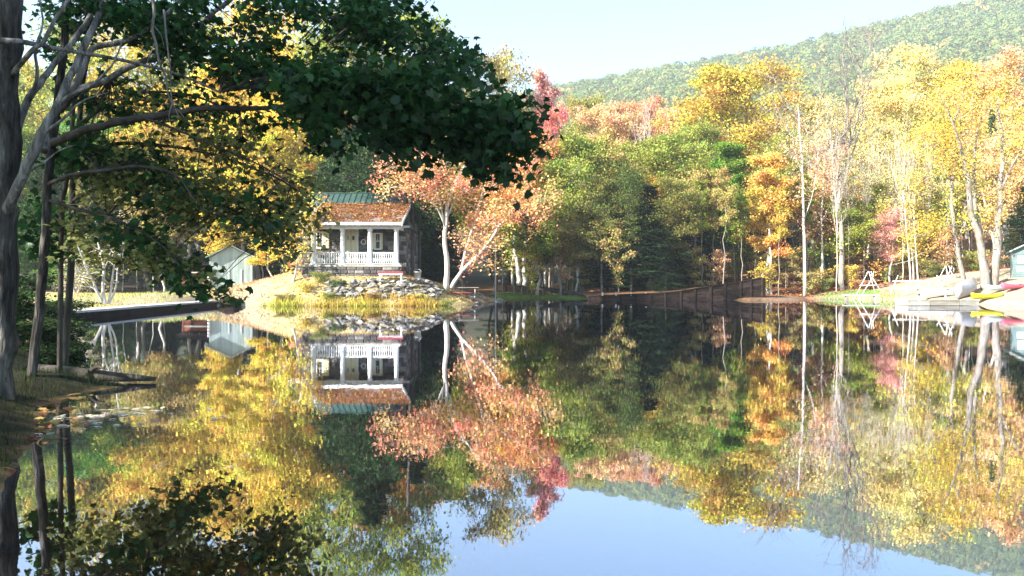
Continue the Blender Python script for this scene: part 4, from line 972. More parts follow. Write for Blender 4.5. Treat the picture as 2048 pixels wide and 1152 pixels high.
D = 52
def on(px, D, dz=0): x = PX(px, D); return (x, D, max(H(x, D), .05)+dz)
hull('canoe', 5.2, 1.2, .62, 'canoe_grey', on(1934, 57.6, .30), math.radians(50), 'grey aluminium canoe turned upside down on the right beach', up=True, roll=.22, pitch=-.13)
hull('canoe', 4.4, .85, .36, 'canoe_white', on(1893, 60, .0), math.radians(10), 'white canoe lying behind the dock left of the grey canoe', up=True)
hull('kayak', 3.2, .65, .26, 'yellow', on(1975, 53.5, .03), math.radians(24), 'bright yellow kayak on the right beach', 'kayak')
hull('kayak', 3.2, .65, .26, 'sky_blue', on(2005, 56.0, .03), math.radians(20), 'light blue kayak between the yellow and the pink kayak', 'kayak')
hull('kayak', 3.4, .65, .26, 'pink', on(2032, 55.3, .03), math.radians(28), 'pink kayak at the right edge of the beach', 'kayak')
def swing():
    for px, D, h, w, lab in ((1742, 69, 2.45, 1.2, 'white A-frame stand of crossed poles on the right shore'), (1897, 66, 1.7, .7, 'smaller pale A-frame of poles left of the upside down canoe')):
        e = empty('pole_stand', on(px, D, -.05)); tag(e, lab, 'stand')
        for s_ in (-1, 1):
            MB().tube([(s_*w, -.3, 0), (s_*.03, -.3, h*.75), (-s_*.12, -.3, h)], .034, 7).build('leg', M['white'], e, True)
            MB().tube([(s_*w*.85-.25, .5, 0), (s_*.03-.12, .2, h)], .028, 7).build('leg', M['white'], e, True)
        MB().tube([(-w*.95, -.36, h*.5), (w*.75, -.36, h*.52)], .035, 6).build('crossbar', M['white'], e, True)
swing()
def rack():
    D = 66; e = empty('boat_rack', on(1835, D, -.03)); tag(e, 'low white pole rack between the swing stand and the grey canoe', 'rack')
    for k in range(5):
        x = -1.9+k*.95
        MB().tube([(x, 0, 0), (x+.05, 0, 1.15)], .028, 6).build('post', M['white'], e, True)
    for z in (.45, 1.1): MB().tube([(-2.1, -.05, z), (2.1, -.05, z+.05)], .035, 6).build('rail', M['white'], e, True)
    for s in (-1, 1): MB().tube([(s*2.4, -.3, 0), (s*1.6, 0, 1.6)], .03, 6).build('brace', M['white'], e, True)
rack()
for px, D, n, lab in ((1722, 66.5, 1, 'long pale log bench below the white swing stand'), (1868, 63.5, 2, 'low white plank bench left of the upside down canoe')):
    e = empty('plank_bench', on(px, D, -.03)); tag(e, lab, 'bench')
    MB().box(-1.5, 1.5, -.18, .18, .38, .44).build('seat', M['white'], e)
    for s in (-1.2, 1.2): MB().box(s-.08, s+.08, -.15, .15, 0, .38).build('leg', M['wood_grey'], e)

# ------------------------------------------------------------------ particular trees
def px_tree(name, label, branches, D, bark, leafspec, color, cat='tree', mat='leaf'):
    """branches: list of pixel polylines [(px,py,dD)...], r0, r1 traced on a real distance; leafspec: (n, size, spread, from_branch)"""
    b0 = branches[0][0][0]; base = P(b0[0], b0[1], D+b0[2]); e = empty(name, base); tag(e, label, cat)
    mb = MB(); tips = []; r = np.random.default_rng(len(label))
    for pl, r0, r1, lf in branches:
        pts = [P(a, b, D+c)-base for a, b, c in pl]
        # smooth
        sm = []
        for i in range(len(pts)-1):
            for t in (0, .33, .66):
                p0 = pts[max(i-1, 0)]; p1 = pts[i]; p2 = pts[i+1]; p3 = pts[min(i+2, len(pts)-1)]
                sm.append(.5*((2*p1)+(-p0+p2)*t+(2*p0-5*p1+4*p2-p3)*t*t+(-p0+3*p1-3*p2+p3)*t**3))
        sm.append(pts[-1]); n = len(sm)
        sm = [s+Vector(r.normal(size=3))*r0*.18 for s in sm]
        mb.tube(sm, [r0+(r1-r0)*i/(n-1) for i in range(n)], 9 if r0 > .08 else 6)
        if lf:
            for i in range(n//3, n):
                for k in range(lf):
                    o = r.normal(size=3); o[2] = o[2]*.6+.15; q = np.array(sm[i])+o*leafspec[2]
                    mb.tube([sm[i], (Vector(q)+sm[i])/2+Vector(r.normal(size=3))*.08, Vector(q)], [.022, .014, .006], 4, cap=False); tips.append(q)
    mb.build('trunk', M[bark], e, True)
    if leafspec[0]:
        tips = np.array(tips); ix = r.integers(0, len(tips), leafspec[0]); C = tips[ix]+r.normal(size=(leafspec[0], 3))*leafspec[3]
        me = leaves('crown', C, leafspec[1], (ix*0.618) % 1.0, r, upbias=.4, droop=.6)
        c = link('crown', me, M[mat], e); c.color = (*color, 1)
    return e
# peach tree on the point
px_tree('oak_tree', 'peach leaved tree with a pale forked trunk on the rocky point right of the cabin',
  [([(893, 580, 0), (894, 530, 0), (890, 480, 0), (892, 430, 0), (905, 380, .3), (930, 335, .5)], .20, .07, 0),
   ([(903, 575, 0), (925, 540, -.3), (955, 512, -.4), (980, 480, -.6), (1010, 440, -.8), (1040, 400, -1)], .15, .04, 3),
   ([(922, 545, -.2), (932, 500, .2), (945, 455, .4), (960, 400, .6), (975, 350, .8)], .10, .03, 3),
   ([(890, 450, 0), (870, 410, -.5), (835, 385, -1), (795, 375, -1.4), (770, 378, -1.5)], .07, .02, 2),
   ([(892, 440, 0), (910, 400, .4), (935, 370, .6), (960, 330, .9)], .07, .02, 4),
   ([(890, 460, 0), (880, 400, .5), (865, 350, .8), (850, 320, 1)], .07, .02, 4),
   ([(1010, 440, -.8), (1050, 425, -1), (1085, 400, -1.2)], .04, .015, 4),
   ([(960, 400, .6), (1000, 360, .5), (1040, 330, .5), (1075, 320, .5)], .04, .015, 4),
   ([(835, 385, -1), (820, 350, -1), (800, 335, -1)], .04, .015, 4),
   ([(930, 335, .5), (960, 300, .5), (1000, 280, .8)], .05, .015, 4)],
  53, 'bark_pale', (12500, .165, .75, .34), (0.76, 0.42, 0.21))
# leaning yellow tree at the left corner of the cabin
px_tree('maple_tree', 'small yellow tree leaning right in front of the red drum',
  [([(584, 568, 0), (592, 540, 0), (598, 505, 0), (606, 470, .1), (600, 420, .3)], .09, .04, 3),
   ([(600, 500, 0), (585, 470, 0), (570, 440, 0), (550, 410, 0)], .04, .015, 4), ([(606, 470, 0), (622, 440, 0), (630, 420, 0)], .04, .015, 4), ([(598, 505, 0), (575, 490, -.3), (555, 470, -.4)], .03, .01, 3)],
  51.5, 'bark_pale', (3000, .15, .55, .26), YEL)
# multi-stem tree on the concrete wall
px_tree('witch_hazel', 'multi-stemmed pale bare shrub tree growing behind the low concrete wall',
  [([(210, 608, 0), (206, 580, 0), (208, 540, 0), (200, 500, .2), (190, 440, .4)], .085, .03, 1),
   ([(206, 608, 0), (195, 585, -.2), (180, 550, -.5), (165, 520, -.8), (150, 470, -1)], .07, .02, 3),
   ([(216, 608, .1), (222, 580, .2), (228, 530, .3), (232, 480, .5), (240, 420, .5)], .06, .02, 1),
   ([(218, 608, .2), (232, 575, .4), (236, 530, .5), (250, 470, .7)], .05, .02, 1),
   ([(180, 550, -.5), (160, 545, -.6), (140, 525, -.8)], .03, .01, 3), ([(195, 585, -.2), (170, 560, -.5), (155, 535, -.7), (140, 500, -.9)], .03, .01, 3),
   ([(208, 540, 0), (220, 510, 0), (225, 490, .2)], .03, .01, 3)],
  36.5, 'bark_pale', (700, .10, .45, .22), KHA)
px_tree('twig_bush', 'small round leafless bush left of the multi-stemmed shrub tree',
  [([(150, 588, 0), (145, 570, 0), (138, 550, 0)], .03, .008, 4), ([(152, 588, 0), (152, 565, .2), (150, 548, .2)], .03, .008, 4), ([(154, 588, 0), (162, 570, 0), (168, 552, 0)], .03, .008, 4), ([(150, 588, 0), (135, 572, .2), (130, 562, .2)], .02, .008, 4)],
  40, 'bark_pale', (500, .07, .3, .15), KHA, cat='bush')
# big double trunk on the right shore
px_tree('maple_tree', 'big old double trunked pale tree beside the teal shed',
  [([(1972, 584, 0), (1968, 540, 0), (1962, 500, 0), (1950, 440, -.3), (1940, 380, -.6), (1925, 310, -1), (1905, 250, -1.4), (1880, 190, -1.8)], .36, .03, 1),
   ([(1988, 584, .2), (1992, 530, .2), (1996, 460, .3), (2003, 380, .5), (2005, 300, .6), (2000, 240, .8), (1995, 190, 1)], .34, .03, 1),
   ([(1962, 495, 0), (1955, 430, .4), (1948, 370, .8), (1950, 300, 1), (1960, 240, 1)], .22, .05, 2),
   ([(1940, 380, -.6), (1925, 340, -.6), (1910, 320, -.6), (1880, 290, -.8), (1850, 270, -1)], .09, .02, 3),
   ([(2003, 380, .5), (2025, 330, .3), (2045, 290, 0), (2060, 230, 0)], .10, .02, 3),
   ([(1905, 250, -1.4), (1925, 200, -1), (1930, 150, -1)], .07, .02, 3)],
  59, 'bark', (8000, .15, .9, .45), YEL)
px_tree('maple_tree', 'pale leaning trunk with forked top just left of the double trunk',
  [([(1934, 584, 0), (1922, 530, 0), (1912, 480, 0), (1905, 410, .2), (1902, 370, .3), (1885, 335, .3), (1855, 300, .2), (1830, 285, 0)], .20, .04, 0),
   ([(1902, 372, .3), (1912, 320, .6), (1922, 260, .8), (1915, 200, 1)], .10, .03, 2), ([(1905, 450, 0), (1880, 455, -.3), (1850, 470, -.6)], .05, .015, 3), ([(1885, 335, .3), (1870, 290, .3), (1870, 230, .4)], .05, .015, 2)],
  61, 'bark', (4500, .15, .8, .45), GOLD)

px_tree('birch_tree', 'straight slim white trunk standing alone at the water edge right of the dam',
  [([(1610, 592, 0), (1609, 500, 0), (1607, 420, 0), (1605, 340, .1), (1600, 270, .2), (1596, 215, .3)], .16, .04, 1), ([(1607, 440, 0), (1622, 400, .3), (1632, 350, .5), (1636, 300, .5)], .05, .015, 2), ([(1605, 350, 0), (1592, 310, .2), (1584, 270, .3)], .04, .012, 2)],
  73.6, 'bark_pale', (1200, .2, 1.0, .4), SAL)
px_tree('birch_tree', 'second white trunk right of the lone one, hung with pale salmon leaves',
  [([(1643, 575, 0), (1645, 500, 0), (1643, 430, 0), (1648, 350, .1), (1652, 280, .2)], .13, .03, 2), ([(1645, 440, 0), (1665, 400, .3), (1680, 370, .5)], .04, .012, 2)],
  76, 'bark_pale', (3000, .2, 1.1, .5), SAL)
px_tree('oak_tree', 'thick grey trunk with torn lower bark below the bare fan of branches',
  [([(1684, 588, 0), (1682, 540, 0), (1683, 480, 0), (1680, 400, 0), (1684, 330, .1)], .30, .14, 1), ([(1683, 500, 0), (1700, 470, .3), (1715, 455, .5)], .05, .012, 3)],
  75, 'bark', (1400, .2, 1.0, .5), LGR)
px_tree('birch_tree', 'leftmost of three close white stems above the pole rack',
  [([(1822, 590, 0), (1818, 520, 0), (1812, 440, 0), (1806, 380, .1)], .09, .03, 1)], 72, 'bark_pale', (600, .2, 1.0, .4), YEL)
px_tree('birch_tree', 'middle of three close white stems above the pole rack',
  [([(1829, 590, 0), (1826, 520, 0), (1820, 440, 0), (1817, 360, .1)], .11, .03, 1)], 72.5, 'bark_pale', (600, .2, 1.0, .4), GOLD)
px_tree('birch_tree', 'rightmost of three close white stems above the pole rack',
  [([(1838, 590, 0), (1834, 530, 0), (1828, 450, 0), (1830, 370, .1)], .08, .03, 1)], 72, 'bark_pale', (600, .2, 1.0, .4), LGR)
px_tree('oak_tree', 'pale trunk rising beside the right end of the dam through the orange yellow leaves',
  [([(1542, 592, 0), (1541, 530, 0), (1540, 480, 0), (1538, 420, 0), (1536, 350, .1)], .13, .03, 1)], 74.6, 'bark_pale', (900, .2, 1.0, .4), (0.66, 0.42, 0.1))
for k_, (px_, D_, r_, lab_) in enumerate([(1026, 80, .15, 'leftmost pale trunk at the back of the cove grass'), (1037, 79, .24, 'thick pale trunk of the leaning pair on the cove grass'), (1050, 79, .26, 'thickest pale trunk standing upright on the cove grass'), (1092, 80, .14, 'slim pale trunk in the middle of the cove grass'), (1107, 79.5, .08, 'left of the thin trunk pair on the cove grass'), (1117, 79.5, .08, 'right of the thin trunk pair on the cove grass'), (1158, 77.5, .12, 'pale trunk near the right end of the cove grass')]):
    px_tree('oak_tree', lab_, [([(px_, 572, 0), (px_-1, 530, 0), (px_+(4 if k_ != 1 else -8), 480, 0), (px_+6, 430, 0)], r_, r_*.6, 1)], D_, 'bark_pale', (500, .2, 1.0, .5), [LGR, OLV, KHA, ORG][k_ % 4])
px_tree('pine_tree', 'dark pine at the right corner of the cabin with boughs hanging over the green roof',
  [([(824, 556, 0), (823, 480, 0), (822, 380, 0), (818, 280, 0), (815, 200, 0)], .22, .1, 0), ([(822, 370, 0), (780, 352, -.6), (730, 350, -1), (690, 362, -1.2)], .05, .012, 9),
   ([(821, 340, 0), (790, 318, -.3), (740, 310, -.4), (690, 325, -.5)], .05, .012, 9), ([(822, 330, 0), (850, 320, .5), (880, 330, .8)], .05, .012, 9), ([(820, 300, 0), (770, 280, .4), (720, 285, .5)], .05, .012, 8), ([(823, 420, 0), (845, 420, .3), (862, 430, .5)], .04, .012, 8)],
  56.5, 'bark_dark', (11000, .13, .75, .2), (0.04, 0.08, 0.03), mat='needles')
px_tree('pine_tree', 'slim dark pine stem between the cabin and the peach tree',
  [([(838, 556, 0), (838, 470, 0), (839, 380, 0), (840, 300, 0)], .12, .07, 1)], 59, 'bark_dark', (900, .14, .8, .3), DRK, mat='needles')

# ------------------------------------------------------------------ foreground maple
def smooth_path(pts, k=4):
    sm = []
    for i in range(len(pts)-1):
        for q in range(k):
            t = q/k; p0 = pts[max(i-1, 0)]; p1 = pts[i]; p2 = pts[i+1]; p3 = pts[min(i+2, len(pts)-1)]
            sm.append(.5*((2*p1)+(-p0+p2)*t+(2*p0-5*p1+4*p2-p3)*t*t+(-p0+3*p1-3*p2+p3)*t**3))
    sm.append(pts[-1]); return sm
def in_poly(x, y, poly):
    poly = np.array(poly, float); ins = np.zeros(x.shape, bool)
    for i in range(len(poly)):
        a = poly[i]; b = poly[(i+1) % len(poly)]; c = (a[1] > y) != (b[1] > y)
        ins ^= c & (x < (b[0]-a[0])*(y-a[1])/(b[1]-a[1]+1e-9)+a[0])
    return ins
def maple(name, label, base_px, base_D, parts, foliage, seed, leafobj=300, lsz=.108):
    bx = (base_px-CX)/F*base_D; base = Vector((bx, base_D, H(bx, base_D)-.1)); e = empty(name, base); tag(e, label, 'tree')
    r = np.random.default_rng(seed); anchors = []
    for nm, mat, pl, r0, r1 in parts:
        pts = smooth_path([P(a, b, c)-base if b is not None else Vector((PX(a, c)-base.x, c-base.y, 0)) for a, b, c in pl])
        n = len(pts); pts = [p+Vector(r.normal(size=3))*r0*.12 for p in pts]
        MB().tube(pts, [r0+(r1-r0)*i/(n-1)+r0*.03*r.normal() for i in range(n)], 14 if r0 > .1 else 8).build(nm, M[mat], e, True)
        if nm != 'trunk': anchors += pts[n//3:]
    anchors = np.array([list(a) for a in anchors])
    allC = []; allT = []; alld = []; tw = MB()
    for poly, n, D0, D1, per, gap, tint in foliage:
        pa = np.array(poly); m = n*4
        x = r.uniform(pa[:, 0].min(), pa[:, 0].max(), m); y = r.uniform(pa[:, 1].min(), pa[:, 1].max(), m)
        k = in_poly(x, y, poly); nz = np.sin(x*.031+y*.017+seed)+np.sin(x*.013-y*.041)+np.sin(x*.07+y*.06)*.7
        k &= (nz+r.normal(size=m)*.8) > gap; x, y = x[k][:n], y[k][:n]
        Dd = r.uniform(D0, D1, len(x)); Q = np.stack([(x-CX)/F*Dd, Dd, EYE+(HOR-y)/F*Dd], 1)-np.array(base)
        for q in Q:
            j = np.argmin(((anchors-q)**2).sum(1)); a = anchors[j]; v = q-a; L = np.linalg.norm(v)
            if L < 1.6: s0 = a
            else: s0 = q-v/L*0.7
            if L > 0.05 and r.uniform() < .45:
                md = (s0+q)/2+np.array([0, 0, .06*L]); tw.tube([s0, md, q], [.009, .006, .003], 3, cap=False)
            t = r.uniform(.45, 1.15, per); C = s0+(q-s0)*t[:, None] if L < .6 else q+r.normal(size=(per, 3))*.05
            dv = np.array([.75+r.normal()*.35, r.normal()*.4, -.38+r.normal()*.3]); t = np.linspace(-.5, .55, per)+r.normal(size=per)*.04
            C = q+dv*(t*.62)[:, None]+r.normal(size=(per, 3))*np.array([.06, .06, .05])-np.array([0, 0, .12])*(t*t)[:, None]; allC.append(C); allT.append(np.full(per, tint+r.uniform(-.25, .25)))
    C = np.concatenate(allC); Tn = np.clip(np.concatenate(allT), 0, 1)
    if tw.v: tag(tw.build('twigs', M['bark_dark'], e), kind='stuff')
    dist = np.linalg.norm(C+np.array(base)-np.array([0, 0, EYE]), axis=1); order = np.argsort(dist); near = order[:leafobj]; rest = order[leafobj:]
    me = leaves('crown', C[rest], lsz, Tn[rest], r, upbias=.35, template=(MAPLE, MAPLE_F), droop=.9)
    c = link('crown', me, M['leaf_maple'], e); c.color = (*LEAFC, 1); c['kind'] = 'stuff'
    lm = leaves('leaf', np.zeros((1, 3)), lsz, .5, r, template=(MAPLE, MAPLE_F)); lm.materials.append(M['leaf_maple'])
    for i in near:
        l = link('leaf', lm, None, e, C[i], (r.uniform(-1.2, 1.2), r.uniform(-1.2, 1.2), r.uniform(0, 6.3)), (r.uniform(.8, 1.2),)*3); g = r.uniform(.6, 1.4); l.color = (LEAFC[0]*g, LEAFC[1]*g, LEAFC[2]*g, 1)
    return e
LEAFC = (0.030, 0.088, 0.022)
maple('maple_tree', 'large dark green maple in the left foreground whose long boughs reach across the sky', 4, 9.0,
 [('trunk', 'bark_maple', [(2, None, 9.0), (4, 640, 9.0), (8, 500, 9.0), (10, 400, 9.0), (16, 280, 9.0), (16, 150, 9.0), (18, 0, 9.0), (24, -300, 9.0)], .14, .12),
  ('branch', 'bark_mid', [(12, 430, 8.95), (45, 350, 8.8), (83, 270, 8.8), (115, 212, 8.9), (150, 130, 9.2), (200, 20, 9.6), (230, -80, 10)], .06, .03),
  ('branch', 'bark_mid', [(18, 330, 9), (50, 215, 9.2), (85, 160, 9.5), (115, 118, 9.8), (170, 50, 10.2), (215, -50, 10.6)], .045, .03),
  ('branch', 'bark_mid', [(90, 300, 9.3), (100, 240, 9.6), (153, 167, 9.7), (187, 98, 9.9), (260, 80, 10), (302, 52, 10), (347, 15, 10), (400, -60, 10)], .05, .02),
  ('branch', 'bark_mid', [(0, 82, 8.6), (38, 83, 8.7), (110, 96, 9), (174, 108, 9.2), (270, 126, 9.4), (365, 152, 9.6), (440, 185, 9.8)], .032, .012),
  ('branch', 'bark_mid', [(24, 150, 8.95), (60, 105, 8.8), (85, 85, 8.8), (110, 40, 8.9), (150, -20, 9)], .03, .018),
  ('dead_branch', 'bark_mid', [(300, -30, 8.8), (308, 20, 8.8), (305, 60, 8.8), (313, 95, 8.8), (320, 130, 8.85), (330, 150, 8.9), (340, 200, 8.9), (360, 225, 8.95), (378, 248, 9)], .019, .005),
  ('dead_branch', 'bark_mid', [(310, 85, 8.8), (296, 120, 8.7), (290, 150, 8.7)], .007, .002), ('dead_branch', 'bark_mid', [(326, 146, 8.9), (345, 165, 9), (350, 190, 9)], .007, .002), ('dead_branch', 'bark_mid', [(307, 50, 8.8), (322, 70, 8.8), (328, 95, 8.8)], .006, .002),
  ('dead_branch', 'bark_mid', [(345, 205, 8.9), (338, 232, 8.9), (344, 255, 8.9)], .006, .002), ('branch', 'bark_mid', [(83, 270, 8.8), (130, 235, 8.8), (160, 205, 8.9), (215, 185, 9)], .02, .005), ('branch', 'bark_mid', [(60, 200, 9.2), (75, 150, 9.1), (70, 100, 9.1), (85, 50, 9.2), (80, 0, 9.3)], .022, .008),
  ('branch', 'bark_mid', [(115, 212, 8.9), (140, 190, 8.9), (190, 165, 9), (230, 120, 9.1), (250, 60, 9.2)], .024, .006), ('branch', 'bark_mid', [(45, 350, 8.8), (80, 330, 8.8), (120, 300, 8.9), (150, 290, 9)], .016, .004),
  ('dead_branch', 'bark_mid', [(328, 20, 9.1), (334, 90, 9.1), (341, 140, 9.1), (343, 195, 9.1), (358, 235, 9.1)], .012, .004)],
 [([(150, -30), (860, -30), (885, 60), (955, 110), (965, 170), (900, 220), (700, 200), (560, 190), (420, 150), (300, 110), (180, 60)], 560, 9.6, 12, 13, .1, .5),
  ([(60, -40), (420, -40), (400, 60), (330, 100), (200, 60), (100, 120), (50, 60)], 120, 10.2, 12, 9, .3, .7)], 3, 300, .09)
maple('maple_tree', 'slimmer dark maple right of the largest one with a bough running level over the water', 70, 10.3,
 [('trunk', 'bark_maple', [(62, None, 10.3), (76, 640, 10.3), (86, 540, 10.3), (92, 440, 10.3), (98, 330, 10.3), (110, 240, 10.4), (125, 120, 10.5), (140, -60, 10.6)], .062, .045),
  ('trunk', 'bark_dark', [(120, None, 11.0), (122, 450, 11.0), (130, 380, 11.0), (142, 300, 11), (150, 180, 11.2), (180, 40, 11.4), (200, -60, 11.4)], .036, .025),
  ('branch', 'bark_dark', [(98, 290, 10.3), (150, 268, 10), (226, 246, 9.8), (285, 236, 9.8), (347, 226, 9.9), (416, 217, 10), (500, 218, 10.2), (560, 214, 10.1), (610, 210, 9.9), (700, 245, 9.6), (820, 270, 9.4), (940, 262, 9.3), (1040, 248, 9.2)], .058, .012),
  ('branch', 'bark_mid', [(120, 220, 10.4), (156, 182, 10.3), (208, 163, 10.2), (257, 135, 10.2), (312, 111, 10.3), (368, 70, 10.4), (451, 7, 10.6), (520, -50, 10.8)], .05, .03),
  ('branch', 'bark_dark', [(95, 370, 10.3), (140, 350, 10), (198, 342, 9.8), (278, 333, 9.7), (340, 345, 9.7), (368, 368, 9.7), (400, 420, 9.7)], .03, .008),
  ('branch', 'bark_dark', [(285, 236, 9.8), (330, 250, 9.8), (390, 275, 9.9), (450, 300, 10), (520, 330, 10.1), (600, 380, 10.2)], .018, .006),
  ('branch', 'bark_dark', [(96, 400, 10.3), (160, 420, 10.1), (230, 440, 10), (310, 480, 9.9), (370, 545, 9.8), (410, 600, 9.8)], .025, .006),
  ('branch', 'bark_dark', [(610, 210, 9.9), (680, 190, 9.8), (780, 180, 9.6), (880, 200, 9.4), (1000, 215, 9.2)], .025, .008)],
 [([(560, 150), (700, 140), (900, 130), (965, 170), (1045, 208), (1085, 228), (1108, 250), (1050, 268), (990, 325), (965, 362), (915, 315), (840, 328), (770, 292), (690, 280), (640, 300), (600, 240)], 440, 8.8, 10.6, 14, .1, .45),
  ([(120, 190), (300, 150), (420, 140), (560, 170), (600, 240), (560, 265), (420, 230), (300, 260), (180, 300), (120, 280)], 70, 10.5, 12, 9, .4, .5),
  ([(110, 300), (230, 268), (330, 290), (325, 335), (240, 345), (130, 350), (60, 420), (40, 520), (100, 500), (130, 420)], 110, 10.4, 11.8, 10, -.2, .4),
  ([(180, 350), (300, 320), (420, 330), (520, 380), (560, 430), (480, 430), (420, 450), (350, 430), (250, 440), (160, 420)], 30, 9.8, 11.5, 7, .2, .8),
  ([(330, 270), (450, 290), (560, 320), (640, 360), (640, 400), (570, 450), (575, 500), (520, 500), (480, 440), (420, 380), (360, 330)], 22, 9.8, 11.6, 7, .2, .9),
  ([(200, 420), (290, 440), (350, 480), (405, 545), (445, 610), (410, 600), (350, 560), (300, 510), (210, 470)], 70, 9.5, 10.8, 9, -.2, .6)], 4)

LEAFC = (0.25, 0.26, 0.085)
maple('maple_tree', 'olive leaved maple behind the two dark ones with fine drooping sprays left of the cabin', 142, 11.6,
 [('trunk', 'bark_dark', [(128, None, 11.6), (143, 480, 11.6), (146, 360, 11.6), (158, 240, 11.4), (176, 100, 11.1)], .05, .03),
  ('branch', 'bark_dark', [(150, 330, 11.6), (220, 290, 11.6), (320, 290, 11.6), (430, 310, 11.4), (540, 350, 11.1), (610, 390, 10.9)], .035, .01),
  ('branch', 'bark_dark', [(146, 400, 11.6), (220, 370, 11.6), (320, 370, 11.4), (420, 400, 11.1), (500, 440, 10.9), (560, 490, 10.6)], .03, .008),
  ('branch', 'bark_dark', [(156, 250, 11.4), (260, 190, 11.1), (380, 190, 10.9), (480, 230, 10.6)], .03, .008)],
 [([(170, 330), (300, 270), (420, 270), (540, 310), (630, 340), (650, 400), (600, 430), (575, 500), (520, 500), (470, 450), (380, 440), (300, 470), (200, 440)], 340, 10.2, 12.0, 12, .1, .6),
  ([(170, 200), (300, 160), (430, 170), (540, 250), (500, 300), (400, 260), (250, 260)], 70, 10.2, 12.0, 10, .1, .8),
  ([(140, 440), (260, 440), (360, 480), (420, 540), (430, 590), (340, 560), (240, 520), (130, 500)], 70, 9.8, 11.2, 12, .0, .5)], 8, 0, .075)

# bank shrubs in the foreground left
for px, D, h, w, lab in [(110, 26, .8, 2.2, 'dense dark shrub at the near end of the low concrete wall'), (95, 22, .85, 2.2, 'dark shrub on the bank second from the concrete wall'), (120, 18.5, .55, 1.7, 'low dark shrub hanging over the water right of the maple trunks'), (75, 16, .6, 1.7, 'low dark shrub at the foot of the slim dark trunk'), (20, 20, 1.3, 2.4, 'taller dark shrub between the maple trunks'), (5, 14.5, 1.0, 1.6, 'dark shrub at the left edge behind the largest maple trunk'), (125, 14.8, .35, 1.2, 'lowest dark shrub at the edge of the near left bank')]:
    x = PX(px, D); tree('shrub', 'shrub0', x, D, h, w, (0.03, 0.06, 0.02), lab, cat='shrub', bark='bark_dark')
for px, D, h, w, c_, lab in [(640, 51.2, .7, 1.6, LGR, 'green weedy shrub at the top of the riprap left of the porch'), (672, 50.8, .5, 1.2, (0.12, 0.2, 0.05), 'small dark green shrub in the riprap below the porch'), (612, 50.6, .6, 1.5, YEL, 'yellow bush on the bank below the leaning yellow tree'), (560, 50.2, .35, 1.2, KHA, 'low tan shrub at the waterline below the mound'), (655, 49.9, .5, 1.1, LGR, 'bright green weed clump at the waterline'), (745, 49.9, .4, 1.3, (0.5, 0.3, 0.1), 'orange weed clump at the waterline below the riprap'), (830, 50.0, .4, 1.2, YEL, 'yellow weed clump at the waterline right of the riprap'), (895, 50.3, .45, 1.4, LGR, 'green weed clump under the peach tree')]:
    tree('shrub', 'shrub1', PX(px, D), D, h, w, c_, lab, cat='shrub', bark='bark')
def log_fore():
    e = empty('driftwood_log', (-5.9, 11.3, .05)); tag(e, 'dark half sunken log at the tip of the near left bank', 'log')
    MB().tube([(-.9, .1, .1), (-.3, 0, .08), (.3, -.05, .03), (.85, -.02, 0)], [.1, .09, .07, .03], 9).build('stem', M['bark_dark'], e, True)
    MB().tube([(-.1, -.02, .1), (.15, -.25, .2), (.3, -.35, .18)], [.04, .03, .01], 6).build('branch_stub', M['bark_dark'], e, True)
log_fore()

# ------------------------------------------------------------------ stones
def rock_mesh(seed):
    r = np.random.default_rng(seed); import bmesh
    bm = bmesh.new(); bmesh.ops.create_icosphere(bm, subdivisions=2, radius=.55)
    ax = r.normal(size=(7, 3)); ax /= np.linalg.norm(ax, axis=1)[:, None]; cut = r.uniform(.2, .4, 7)
    for v in bm.verts:
        p = np.array(v.co)
        for a, c in zip(ax, cut):
            s = p@a
            if s > c: p = p-a*(s-c)*1.0
        v.co = p*np.array([1.35, .9, .55])
    me = bpy.data.meshes.new('rock'); bm.to_mesh(me); bm.free(); me.materials.append(M['rock']); return me
ROCKS = [rock_mesh(80+i) for i in range(6)]
def rocks(n, pxr, Dr, sz, label, group, test=None):
    c = 0; tries = 0
    while c < n and tries < n*20:
        tries += 1; D = random.uniform(*Dr); px = random.uniform(*pxr); x = PX(px, D); z = H(x, D)
        if test and not test(px, HOR-(z-EYE)*F/D, z): continue
        s = random.uniform(*sz); o = link('rock', random.choice(ROCKS), None, None, (x, D, max(z, -.1)+s*.12), (random.uniform(-.4, .4), random.uniform(-.4, .4), random.uniform(0, 6.3)), (s, s, s)); tag(o, label, 'rock', group); c += 1
rocks(250, (655, 885), (49.5, 53.2), (.14, .62), 'angular grey stone in the riprap slope below the cabin', 'riprap stones below the cabin', lambda px, py, z: 563 < py < 594)
rocks(36, (870, 1008), (50, 66), (.3, .7), 'pale boulder along the waterline of the rocky point', 'boulders of the point', lambda px, py, z: z < .5 and z > -.12)
rocks(0, (1400, 1560), (65.6, 67.0), (.25, .6), 'dark stone at the foot of the right end of the dam', 'stones at the foot of the dam')
rocks(10, (440, 660), (49.6, 52.5), (.2, .45), 'small pale stone on the grassy bank left of the riprap', 'stones on the grassy bank')
rocks(4, (1700, 2040), (60, 70), (.2, .5), 'small stone on the pale right beach', 'stones on the right beach', lambda px, py, z: z > 0.02)
rocks(0, (-20, 150), (6, 11), (.10, .28), 'small dark stone on the near left bank', 'stones on the near left bank', lambda px, py, z: z > -.05)

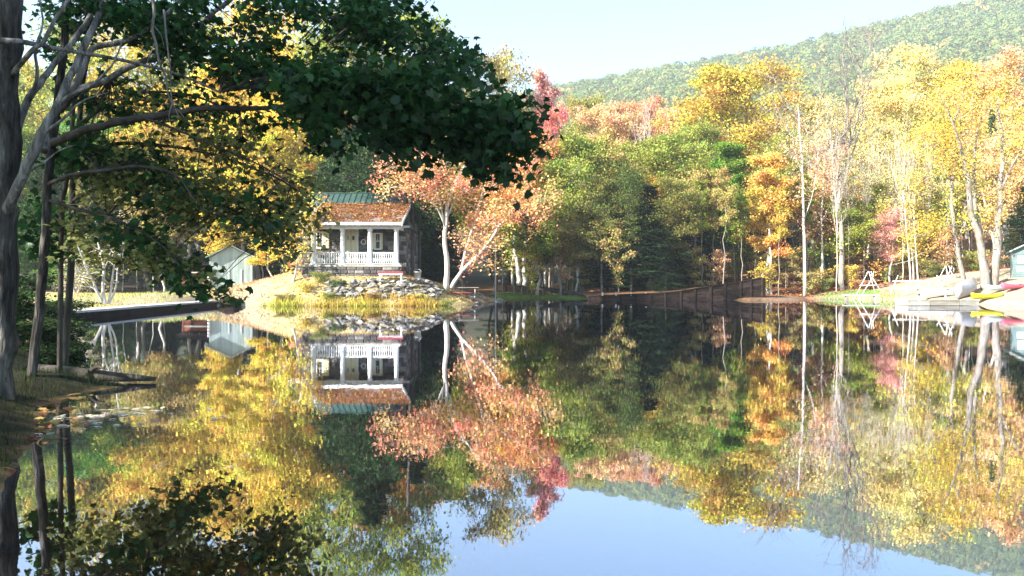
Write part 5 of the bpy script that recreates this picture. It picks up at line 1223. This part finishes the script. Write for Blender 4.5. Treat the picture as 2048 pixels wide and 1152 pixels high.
# ------------------------------------------------------------------ grass, reeds and litter (uncountable)
def tufts(name, label, n, pxr, Dr, hgt, color, dlim=(0.0, 99), seed=1, xlim=None, narrow=.09):
    r = np.random.default_rng(seed); D = r.uniform(*Dr, n); px = r.uniform(*pxr, n); x = (px-CX)/F*D; d = sdf(x, D); k = (d > dlim[0]) & (d < dlim[1])
    k &= (wob(x*4+seed, D*4)+r.normal(size=n)*.5) > (.35 if name == 'reeds' else -.6)
    x, D = x[k], D[k]; m = len(x); z = height(x, D)
    C = np.stack([x, D, z-.02], 1)
    T = np.array([[-.5, 0, 0], [.5, 0, 0], [0, 1, 0]]); TF = np.array([[0, 1, 2]])
    a = r.uniform(0, 6.28, m); s = np.stack([np.cos(a), np.sin(a), np.zeros(m)], 1); up = np.stack([r.normal(size=m)*.3, r.normal(size=m)*.3, np.ones(m)], 1)
    h = hgt*r.uniform(.4, 1.3, m); V = C[:, None, :]+h[:, None, None]*(T[None, :, 0:1]*narrow*s[:, None, :]*2+T[None, :, 1:2]*up[:, None, :])
    FA = np.arange(m*3).reshape(-1, 3); t = np.zeros((m, 3)); t[:, 0] = r.uniform(0, 1, m); t[:, 1] = np.clip(wob(x*2, D*2)*.4+.5+r.normal(size=m)*.15, 0, 1)
    o = link(name, np_mesh(name, V.reshape(-1, 3), FA, np.repeat(t, 3, axis=0)), M['grassblade']); o.color = (*color, 1); tag(o, label, 'grass', kind='stuff')
M['grassblade'] = leaf_mat('grass_blades', trans=.3, hue_spread=.09)
tufts('grass', 'dry yellow grass on the mound around the cabin', 42000, (400, 1000), (49.9, 62), .15, (0.60, 0.50, 0.24), (0.1, 14), 1)
tufts('reeds', 'green and orange weeds along the waterline below the cabin', 16000, (520, 960), (49.3, 50.3), .30, (0.48, 0.33, 0.09), (-.15, .9), 2)
tufts('grass', 'mown green grass of the cove bank', 30000, (985, 1230), (70, 86), .16, (0.20, 0.27, 0.06), (0.1, 12), 3)
tufts('grass', 'thin green grass at the waterline of the right shore', 16000, (1630, 1800), (67, 75), .20, (0.30, 0.36, 0.10), (0.0, 3), 4)
tufts('grass', 'dry grass behind the low concrete wall', 26000, (60, 440), (28, 58), .18, (0.42, 0.36, 0.14), (1.1, 14), 5)
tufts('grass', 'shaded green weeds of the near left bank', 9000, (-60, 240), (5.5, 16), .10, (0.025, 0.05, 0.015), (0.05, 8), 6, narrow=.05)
def litter_cards(name, label, n, pxr, Dr, size, color, dlim, seed, zadd=.015, zfix=None, cut=-.4, bias=2.5):
    r = np.random.default_rng(seed); D = r.uniform(*Dr, n); px = r.uniform(*pxr, n); x = (px-CX)/F*D; d = sdf(x, D); k = (d > dlim[0]) & (d < dlim[1])
    k &= (wob(x*5+seed, D*3)+r.normal(size=n)*.35) > cut; x, D = x[k], D[k]
    z = height(x, D)+zadd if zfix is None else np.full(len(x), zfix)
    me = leaves(name, np.stack([x, D, z+r.uniform(0, .006, len(x))], 1), size, r.uniform(0, 1, len(x)), r, upbias=bias, narrow=1.3, template=(MAPLE, MAPLE_F) if Dr[0] < 10 else (KITE, KITE_F))
    if zfix is not None:
        pass
    o = link(name, me, M['leaf']); o.color = (*color, 1); tag(o, label, 'fallen leaves', kind='stuff')
litter_cards('leaf_litter', 'brown leaves lying on the shallow bottom of the near shore', 12000, (-80, 620), (3.6, 10), .09, (0.34, 0.20, 0.09), (-3.6, 0.02), 12, .012)
litter_cards('leaf_litter', 'orange brown leaf litter on the far forest floor', 24000, (1180, 2040), (73, 96), .26, (0.42, 0.20, 0.10), (0.5, 30), 13, .03)
litter_cards('leaf_litter', 'fallen leaves on the bank around the cabin', 9000, (420, 1000), (50, 60), .13, (0.48, 0.30, 0.12), (0.4, 12), 14, .05)
litter_cards('floating_leaves', 'pale leaves floating in streaks on the near left water', 2600, (-60, 470), (4.2, 9.0), .075, (0.62, 0.55, 0.42), (-1.8, 0), 15, 0, .006, .55, 14)

# ------------------------------------------------------------------ haze in the air
def haze():
    m, nt, out = new_mat('thin_air_haze'); v = N(nt, 'ShaderNodeVolumePrincipled'); v.inputs['Density'].default_value = 0.00045
    v.inputs['Color'].default_value = (0.86, 0.93, 1.0, 1); v.inputs['Anisotropy'].default_value = 0.1
    nt.links.new(v.outputs[0], out.inputs['Volume'])
    o = MB().box(-2300, 2900, -500, 3400, -4, 330).build('haze', m); tag(o, kind='stuff')
    SC.cycles.volume_bounces = 0; SC.cycles.volume_max_steps = 8
if True: haze()
